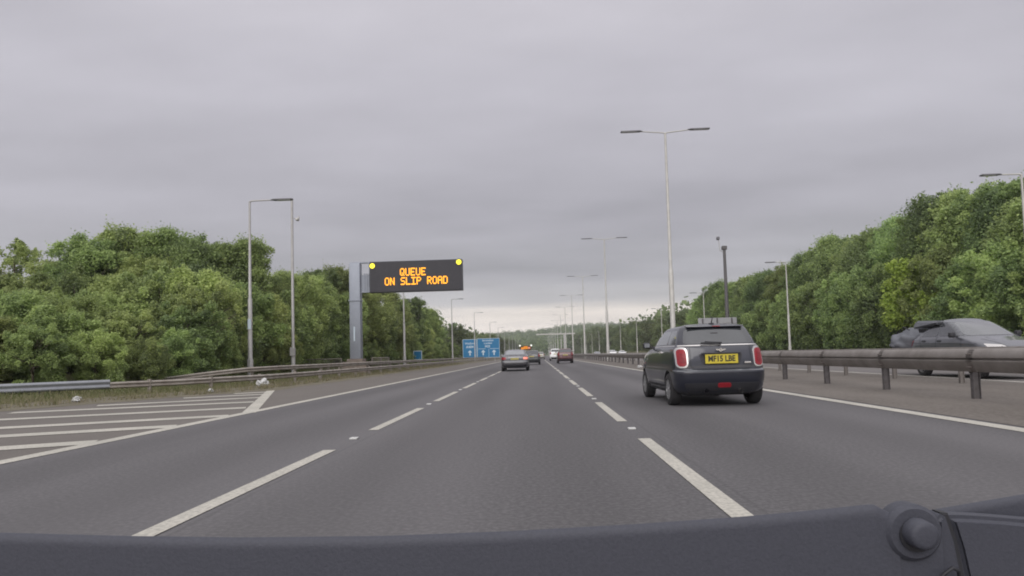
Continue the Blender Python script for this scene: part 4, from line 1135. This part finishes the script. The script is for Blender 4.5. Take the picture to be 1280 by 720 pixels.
VTR = [tree_variant(11.5, 3.5, 100, 31 + i, M_leafR, .18, 480, clump=(.5, 1.5), tintc=(.5, .35, .65)[i]) for i in range(3)]
VB = [tree_variant(4.5, 2.1, 42, 51 + i, M_leaf, .13, 430, base=.02, clump=(.3, .85), tintc=(.5, .68, .4)[i]) for i in range(3)]
VBR = [tree_variant(6.3, 2.6, 60, 71 + i, M_leafR, .165, 420, base=.02, clump=(.35, 1.0), tintc=(.45, .6)[i]) for i in range(2)]
VY = [tree_variant(6.3, 1.5, 34, 91, M_leafY, .24, 150, base=.3, clump=(.4, .8))]
VS = [tree_variant(8.6, 2.0, 30, 95, M_leaf, .20, 75, base=.25, clump=(.35, .7), tintc=.5)]
VF = [tree_variant(11.5, 4.2, 70, 111 + i, M_leafFar, .5, 80, base=.02, clump=(.8, 1.6)) for i in range(3)]
rng = random.Random(5)
def plant(var, x, y, H, label, group, name='tree', cat='tree', spread=1.0):
    cm, tm, H0 = var
    root = empty(name, (x, y, ground_h(x, y)), rng.uniform(0, 2 * PI), label, cat, group)
    s = H / H0; root.scale = (s ** .7 * spread * rng.uniform(.92, 1.1), s ** .7 * spread * rng.uniform(.92, 1.1), s)
    link_mesh('crown', cm, None, root); link_mesh('trunk', tm, None, root)
    return root
LB = [(-35.8,38,7.0),(-35.3,40,7.4),(-30.2,41,7.7),(-27.6,40,8.7),(-28.2,43,9.1),(-26.3,42,9.5),(-23.7,40,8.8),(-23.5,42,9.2),(-21.5,41,9.1),(-21.3,44,8.4),(-19.4,43,8.7),(-19.0,46,7.9),(-18.9,50,7.8),(-19.0,54,7.8),(-18.7,57,8.8),(-17.9,60,9.5),(-17.1,64,9.8),(-16.6,70,9.5),(-16.2,76,8.9),(-16.6,88,9.0),(-16.9,100,8.5),(-17.9,118,6.9)]
LF = [(-18.4,24.6,2.5),(-20.8,25.2,3.0),(-23.4,26,3.1),(-17.9,28.4,2.6),(-20.6,28.4,3.0),(-16.7,31.2,3.2),(-26,27,3.3),(-28.5,31,3.8),(-28.3,33,4.3),(-26.3,33,4.1),(-23.4,31,3.3),(-24.3,34,4.6),(-20.8,31,3.4),(-21.4,34,4.4),(-20.3,35,5.0),(-17.8,32.5,3.6),(-18.5,36,5.1),(-17.5,34,4.3),(-17.2,38,4.6),(-17.6,41,4.3),(-17.9,45,5.1),(-18.2,50,4.7),(-17.5,58,5.9),(-16.6,66,5.3),(-16.3,75,4.9),(-16.7,92,4.6)]
UG = [(-17.6,22.6,1.9),(-19.6,23.0,2.1),(-21.8,23.2,2.2),(-24.2,24.0,2.4),(-16.6,24.4,1.8),(-15.9,26.4,1.7),(-16.0,28.8,2.0),(-16.5,33.5,2.3),(-16.6,36.5,2.2),(-16.5,39.5,2.3),(-16.7,43,2.3),(-19.2,47,2.6),(-17.4,53,2.4),(-15.8,56,2.2),(-15.6,61,2.2),(-15.3,67,2.3),(-15.2,73,2.3),(-15.0,80,2.4),(-15.0,88,2.4),(-15.2,97,2.4),(-15.4,108,2.6),(-15.8,120,3.0),(-27,25,2.6)]
for i, (x, y, H) in enumerate(UG): plant(VB[i % 3], x, y, H, 'low bush at the foot of the left wood behind the verge barrier', 'low bushes behind the verge barrier', 'bush', 'bush', spread=.85)
for i, (x, y, H) in enumerate(LB): plant(VT[i * 3 % 5], x, y, (H - ground_h(x, y)) * rng.uniform(.76, 1.03), 'tall leafy green tree in the back row of the left wood', 'back row trees of the left wood')
for i, (x, y, H) in enumerate(LF): plant(VB[i % 3], x, y, H, 'shrubby young tree in the front row of the left wood', 'front row shrubs of the left wood', 'shrub', 'shrub')
plant(VS[0], -34.5, 42.5, 8.2, 'thin see through tree standing apart at the far left', None, 'sparse_tree')
for i, (x, y, H) in enumerate([(-21.0,150,5.2),(-19.6,163,7.6),(-19.2,190,7.1),(-19.0,225,7.4),(-18.5,260,8.6),(-18.0,310,9.2),(-17,360,9.6),(-16,430,10),(-15,520,10.5),(-20,132,5.0)]):
    plant(VF[i % 3], x, y, H, 'distant round tree on the left verge beyond the blue sign', 'distant trees of the left verge', spread=1.0)
RB = [(31.6,37,10.0),(31.7,40,10.7),(31.3,42,10.9),(32.0,45,11.1),(32.6,48,11.4),(32.8,51,12.1),(32.7,54,12.5),(33.5,58,12.6),(34.1,62,12.2),(34.0,66,12.6),(34.5,71,13.2),(34.2,76,13.0),(33.9,82,12.9),(33.2,88,12.3),(33.0,95,11.6),(32.9,102,11.3),(32.6,110,12.2),(32.1,118,12.3),(32.2,126,11.0)]
RF = [(29.0,34,5.3),(29.0,36.5,6.1),(29.1,39,5.5),(29.3,42,6.4),(29.5,45,6.0),(29.7,49,7.0),(29.5,56,6.9),(29.8,60,7.1),(30.0,65,7.1),(30.0,71,7.1),(30.0,78,6.7),(30.4,88,6.4),(30.7,98,6.5),(31.0,108,6.1),(31.5,120,6.1)]
for i, (x, y, H) in enumerate(RB): plant(VTR[i * 2 % 3], x, y, (H - ground_h(x, y)) * rng.uniform(.86, 1.04), 'tall full green tree in the back row of the right wood', 'back row trees of the right wood')
for i, (x, y, H) in enumerate(RF): plant(VBR[i % 2], x, y, H, 'bushy tree in the front row of the right wood', 'front row trees of the right wood')
plant(VY[0], 28.9, 52.5, 7.0, 'yellow green tree standing out in the right wood', None, 'yellow_green_tree')
plant(VY[0], 28.6, 49.0, 4.6, 'lower yellow green bush beside the yellow green tree', None, 'yellow_green_tree')
for i, (x, y, H) in enumerate([(34.3,150,8.6),(35.0,165,8.7),(36.2,190,9.0),(36.3,215,9.7),(36.3,245,10.4),(35.8,280,11.2),(34.7,320,12.5),(33.4,365,13.8),(31.9,420,14.4),(31,480,15.3),(30,560,16.5),
                               (33,158,6),(33.5,178,7),(34.5,203,8),(34.5,230,8),(34,262,9),(33,300,10),(33,342,11),(32,392,12),(31,450,13),(30,520,13)]):
    plant(VF[i % 3], x, y, H, 'distant tree in the far part of the right wood', 'distant trees of the right wood', spread=1.1)
# bare dead tree top by the central column
root = empty('bare_tree', (31.5, 136, ground_h(31.5, 136)), 0, 'small ragged half bare tree left of the dark hatchback roof', 'tree')
link_mesh('crown', VS[0][0], None, root); link_mesh('trunk', VS[0][1], None, root); root.scale = (.8, .8, .95)
# far woodland
def wood(name, pts, size, crown, per, mat, seed, leaf):
    rg = random.Random(seed); cs, rs, ts = [], [], []
    for x, y in pts:
        z = ground_h(x, y); h = size * rg.uniform(.7, 1.2); t0_ = rg.gauss(.45, .25)
        for _ in range(3):
            cs.append((x + rg.uniform(-.4, .4) * crown, y + rg.uniform(-.4, .4) * crown, z + h * rg.uniform(.4, .8))); rs.append(crown * rg.uniform(.5, .8)); ts.append(min(1, max(0, t0_ + rg.gauss(0, .1))))
    me = leaves_mesh(name, cs, rs, ts, per, leaf, mat, seed, aspect=.8, shell=.7)
    o = link_mesh(name, me); return o
rg = random.Random(77)
pts = []
for _ in range(3600):
    y = 540 + 760 * rg.random(); x = rg.uniform(-.62, .62) * y * .75
    pts.append((x, y))
for _ in range(800):
    y = 190 + 500 * rg.random(); x = rg.uniform(40, 40 + y * .4)
    pts.append((x, y))
for _ in range(420):
    y = 190 + 500 * rg.random(); x = -rg.uniform(26, 30 + y * .3)
    pts.append((x, y))
wd = wood('woodland', pts, 9.5, 6.5, 34, M_leafFar, 9, 1.6)
tag(wd, 'far wooded hillside behind the motorway', 'woodland', kind='stuff')

# verge grass
def grass_mesh(n, seed, fx):
    rg_ = np.random.default_rng(seed)
    P = fx(rg_, n); h = (.07 + .20 * rg_.random(n) ** 1.6) ; a = rg_.random(n) * 2 * PI; w = .012 + .012 * rg_.random(n)
    lean = rg_.normal(size=(n, 2)) * .35 * h[:, None]
    V = np.zeros((n, 3, 3)); dx = np.cos(a) * w; dy = np.sin(a) * w
    V[:, 0, 0] = P[:, 0] - dx; V[:, 0, 1] = P[:, 1] - dy; V[:, 0, 2] = P[:, 2]
    V[:, 1, 0] = P[:, 0] + dx; V[:, 1, 1] = P[:, 1] + dy; V[:, 1, 2] = P[:, 2]
    V[:, 2, 0] = P[:, 0] + lean[:, 0]; V[:, 2, 1] = P[:, 1] + lean[:, 1]; V[:, 2, 2] = P[:, 2] + h
    me = bpy.data.meshes.new('grass')
    me.vertices.add(n * 3); me.vertices.foreach_set('co', V.reshape(-1).astype(np.float32))
    me.loops.add(n * 3); me.loops.foreach_set('vertex_index', np.arange(n * 3, dtype=np.int32))
    me.polygons.add(n); me.polygons.foreach_set('loop_start', np.arange(0, n * 3, 3, dtype=np.int32))
    me.update(calc_edges=True)
    at = me.attributes.new('tint', 'FLOAT', 'FACE'); at.data.foreach_set('value', np.clip(P[:, 3] + rg_.normal(size=n) * .2, 0, 1).astype(np.float32))
    me.materials.append(M_blade); return me
def verge_pts(r, n):
    y = 11 + 80 * r.random(n) ** 1.5
    e = np.where(y > 24, -9.9, -9.9 - (24 - y) * .47)
    off = .25 + 7 * r.random(n) ** 1.3
    # patchiness
    x = e - off
    ph = np.sin(x * 2.1 + y * .7) * np.sin(y * 1.3 - x * .6) + np.sin(x * 5.1) * np.sin(y * 3.7)
    keep = r.random(n) < (.25 + .35 * (ph + 1) + np.clip(off - 1.5, 0, 1))
    x = np.where(keep, x, e - 1.5 - 5 * r.random(n))
    z = np.array([ground_h(a, b) for a, b in zip(x, y)])
    t = np.clip(.75 - (off - 1) * .14, .1, .85)
    return np.stack([x, y, z, t], 1)
g1 = link_mesh('grass', grass_mesh(42000, 3, verge_pts)); tag(g1, 'dry and green grass along the left verge', 'grass', kind='stuff')

# ------------------------------------------------------------------ wiper in front of the windscreen
root = empty('wiper_arm', (.18, .44, .86), 0, 'broad dark grey wiper arm with a round pivot cap across the bottom', 'wiper')
WX, WY, WZ = .18, .44, .86
def arm_section(bm, xs_, top, bot, y0, y1, r=.0045):
    """bar across the view with a rounded top edge; top is a function of x"""
    rings = []
    for x in xs_:
        zt = top(x); pts = [(y0, bot)]
        pts.append((y0 + .0, zt - r * 1.6))
        for k in range(1, 7):
            a = PI / 2 * k / 6; pts.append((y0 + r * (1 - math.cos(a)), zt - r * 1.6 + r * 1.6 * math.sin(a)))
        dz = (y1 - y0) * .34; pts += [(y1 - r, zt - dz), (y1, zt - r - dz), (y1, bot)]
        rings.append([bm.verts.new((x - WX, y - WY, z - WZ)) for y, z in pts])
    n = len(rings[0])
    for a, b in zip(rings, rings[1:]):
        for k in range(n): bm.faces.new((a[k], a[(k + 1) % n], b[(k + 1) % n], b[k]))
    bm.faces.new(rings[0]); bm.faces.new(rings[-1][::-1]); bmesh.ops.recalc_face_normals(bm, faces=bm.faces)
TP = [(-.50, .9405), (-.372, .9366), (-.288, .933), (-.205, .9306), (-.107, .930), (-.02, .9318), (.064, .935), (.138, .9389), (.19, .9428), (.214, .9450), (.219, .9450), (.2235, .9425), (.228, .9400), (.232, .9395)]
def top_arm(x):
    for (a, za), (b, zb) in zip(TP, TP[1:]):
        if a <= x <= b:
            u = (x - a) / (b - a); return za * (1 - u) + zb * u
    return TP[-1][1]
bm = bmesh.new(); arm_section(bm, [-.50 + .012 * i for i in range(59)] + [.214, .217, .219, .221, .2235, .226, .228, .232], top_arm, .868, .45, .492); finish(bm, 'arm', M_wiper, root, .6)
bm = bmesh.new()
tube(bm, [(.2415 - WX, .462 - WY, .9270 - WZ), (.2415 - WX, .4505 - WY, .9275 - WZ), (.2415 - WX, .4475 - WY, .9275 - WZ)], [.0182, .0182, .0158], 48)
box(bm, .228 - WX, .262 - WX, .452 - WY, .498 - WY, .868 - WZ, .926 - WZ, .003)
hb = finish(bm, 'pivot_housing', M_wiper, root, .5)
bm = bmesh.new()
tube(bm, [(.2415 - WX, .446 - WY, .9268 - WZ), (.2415 - WX, .4465 - WY, .9268 - WZ)], [.0108, .0108], 40); finish(bm, 'cap_groove', M_trim, hb, .5)
bm = bmesh.new()
tube(bm, [(.2413 - WX, .446 - WY, .9288 - WZ), (.2413 - WX, .4370 - WY, .9288 - WZ), (.2413 - WX, .4355 - WY, .9288 - WZ), (.2413 - WX, .4350 - WY, .9288 - WZ)], [.0094, .0090, .0078, .0055], 40); finish(bm, 'pivot_cap', M_wiper, hb, .9)
def slab(bm, front, y0, y1, bev=.003):
    f = [bm.verts.new((x - WX, y0 - WY, z - WZ)) for x, z in front]; b = [bm.verts.new((x - WX, y1 - WY, z - WZ)) for x, z in front]
    n = len(f); bm.faces.new(f); bm.faces.new(b[::-1])
    for k in range(n): bm.faces.new((f[k], b[k], b[(k + 1) % n], f[(k + 1) % n]))
    bmesh.ops.recalc_face_normals(bm, faces=bm.faces)
    es = [e for e in bm.edges if all(abs(v.co.y - (y0 - WY)) < 1e-6 for v in e.verts)]
    bmesh.ops.bevel(bm, geom=es, offset=bev, segments=3, affect='EDGES')
bm = bmesh.new(); slab(bm, [(.2615, .9330), (.2655, .9365), (.2685, .9350), (.273, .918), (.280, .868), (.255, .868)], .458, .472); finish(bm, 'bracket', M_wiper, root, .5)
bm = bmesh.new(); slab(bm, [(.2665, .937), (.2715, .9365), (.2765, .918), (.2835, .868), (.277, .868), (.2715, .915)], .462, .472, .001); finish(bm, 'gap_shade', M_trim, root, .5)  # dark strip standing in for the shaded gap beside the end cover
bm = bmesh.new(); slab(bm, [(.2725, .9340), (.283, .9338), (.30, .9325), (.33, .9295), (.42, .924), (.42, .868), (.285, .868), (.278, .912)], .464, .478, .004); finish(bm, 'end_cover', M_wiper, root, .5)
bm = bmesh.new(); arm_section(bm, [.262 + .01 * i for i in range(17)], lambda x: .9270 + (x - .262) * .15, .868, .496, .52, .004); finish(bm, 'cowl_edge', M_wiper, root, .5)
bm = bmesh.new(); tube(bm, [(.252 - WX, .449 - WY, .894 - WZ), (.258 - WX, .447 - WY, .902 - WZ), (.263 - WX, .447 - WY, .9055 - WZ), (.268 - WX, .449 - WY, .903 - WZ), (.270 - WX, .452 - WY, .896 - WZ)], .0012, 8); finish(bm, 'washer_hose', M_trim, root, .9)

# ------------------------------------------------------------------ air
hm = bpy.data.materials.new('haze'); hm.use_nodes = True
ht = hm.node_tree; ht.nodes.clear()
ho = ht.nodes.new('ShaderNodeOutputMaterial'); hv = ht.nodes.new('ShaderNodeVolumePrincipled')
hv.inputs['Color'].default_value = (.93, .94, 1, 1); hv.inputs['Density'].default_value = .00026
ht.links.new(hv.outputs[0], ho.inputs['Volume'])
bm = bmesh.new(); box(bm, -2050, 2050, -260, 1650, -2, 75)
hz = finish(bm, 'haze', hm); tag(hz, kind='stuff')
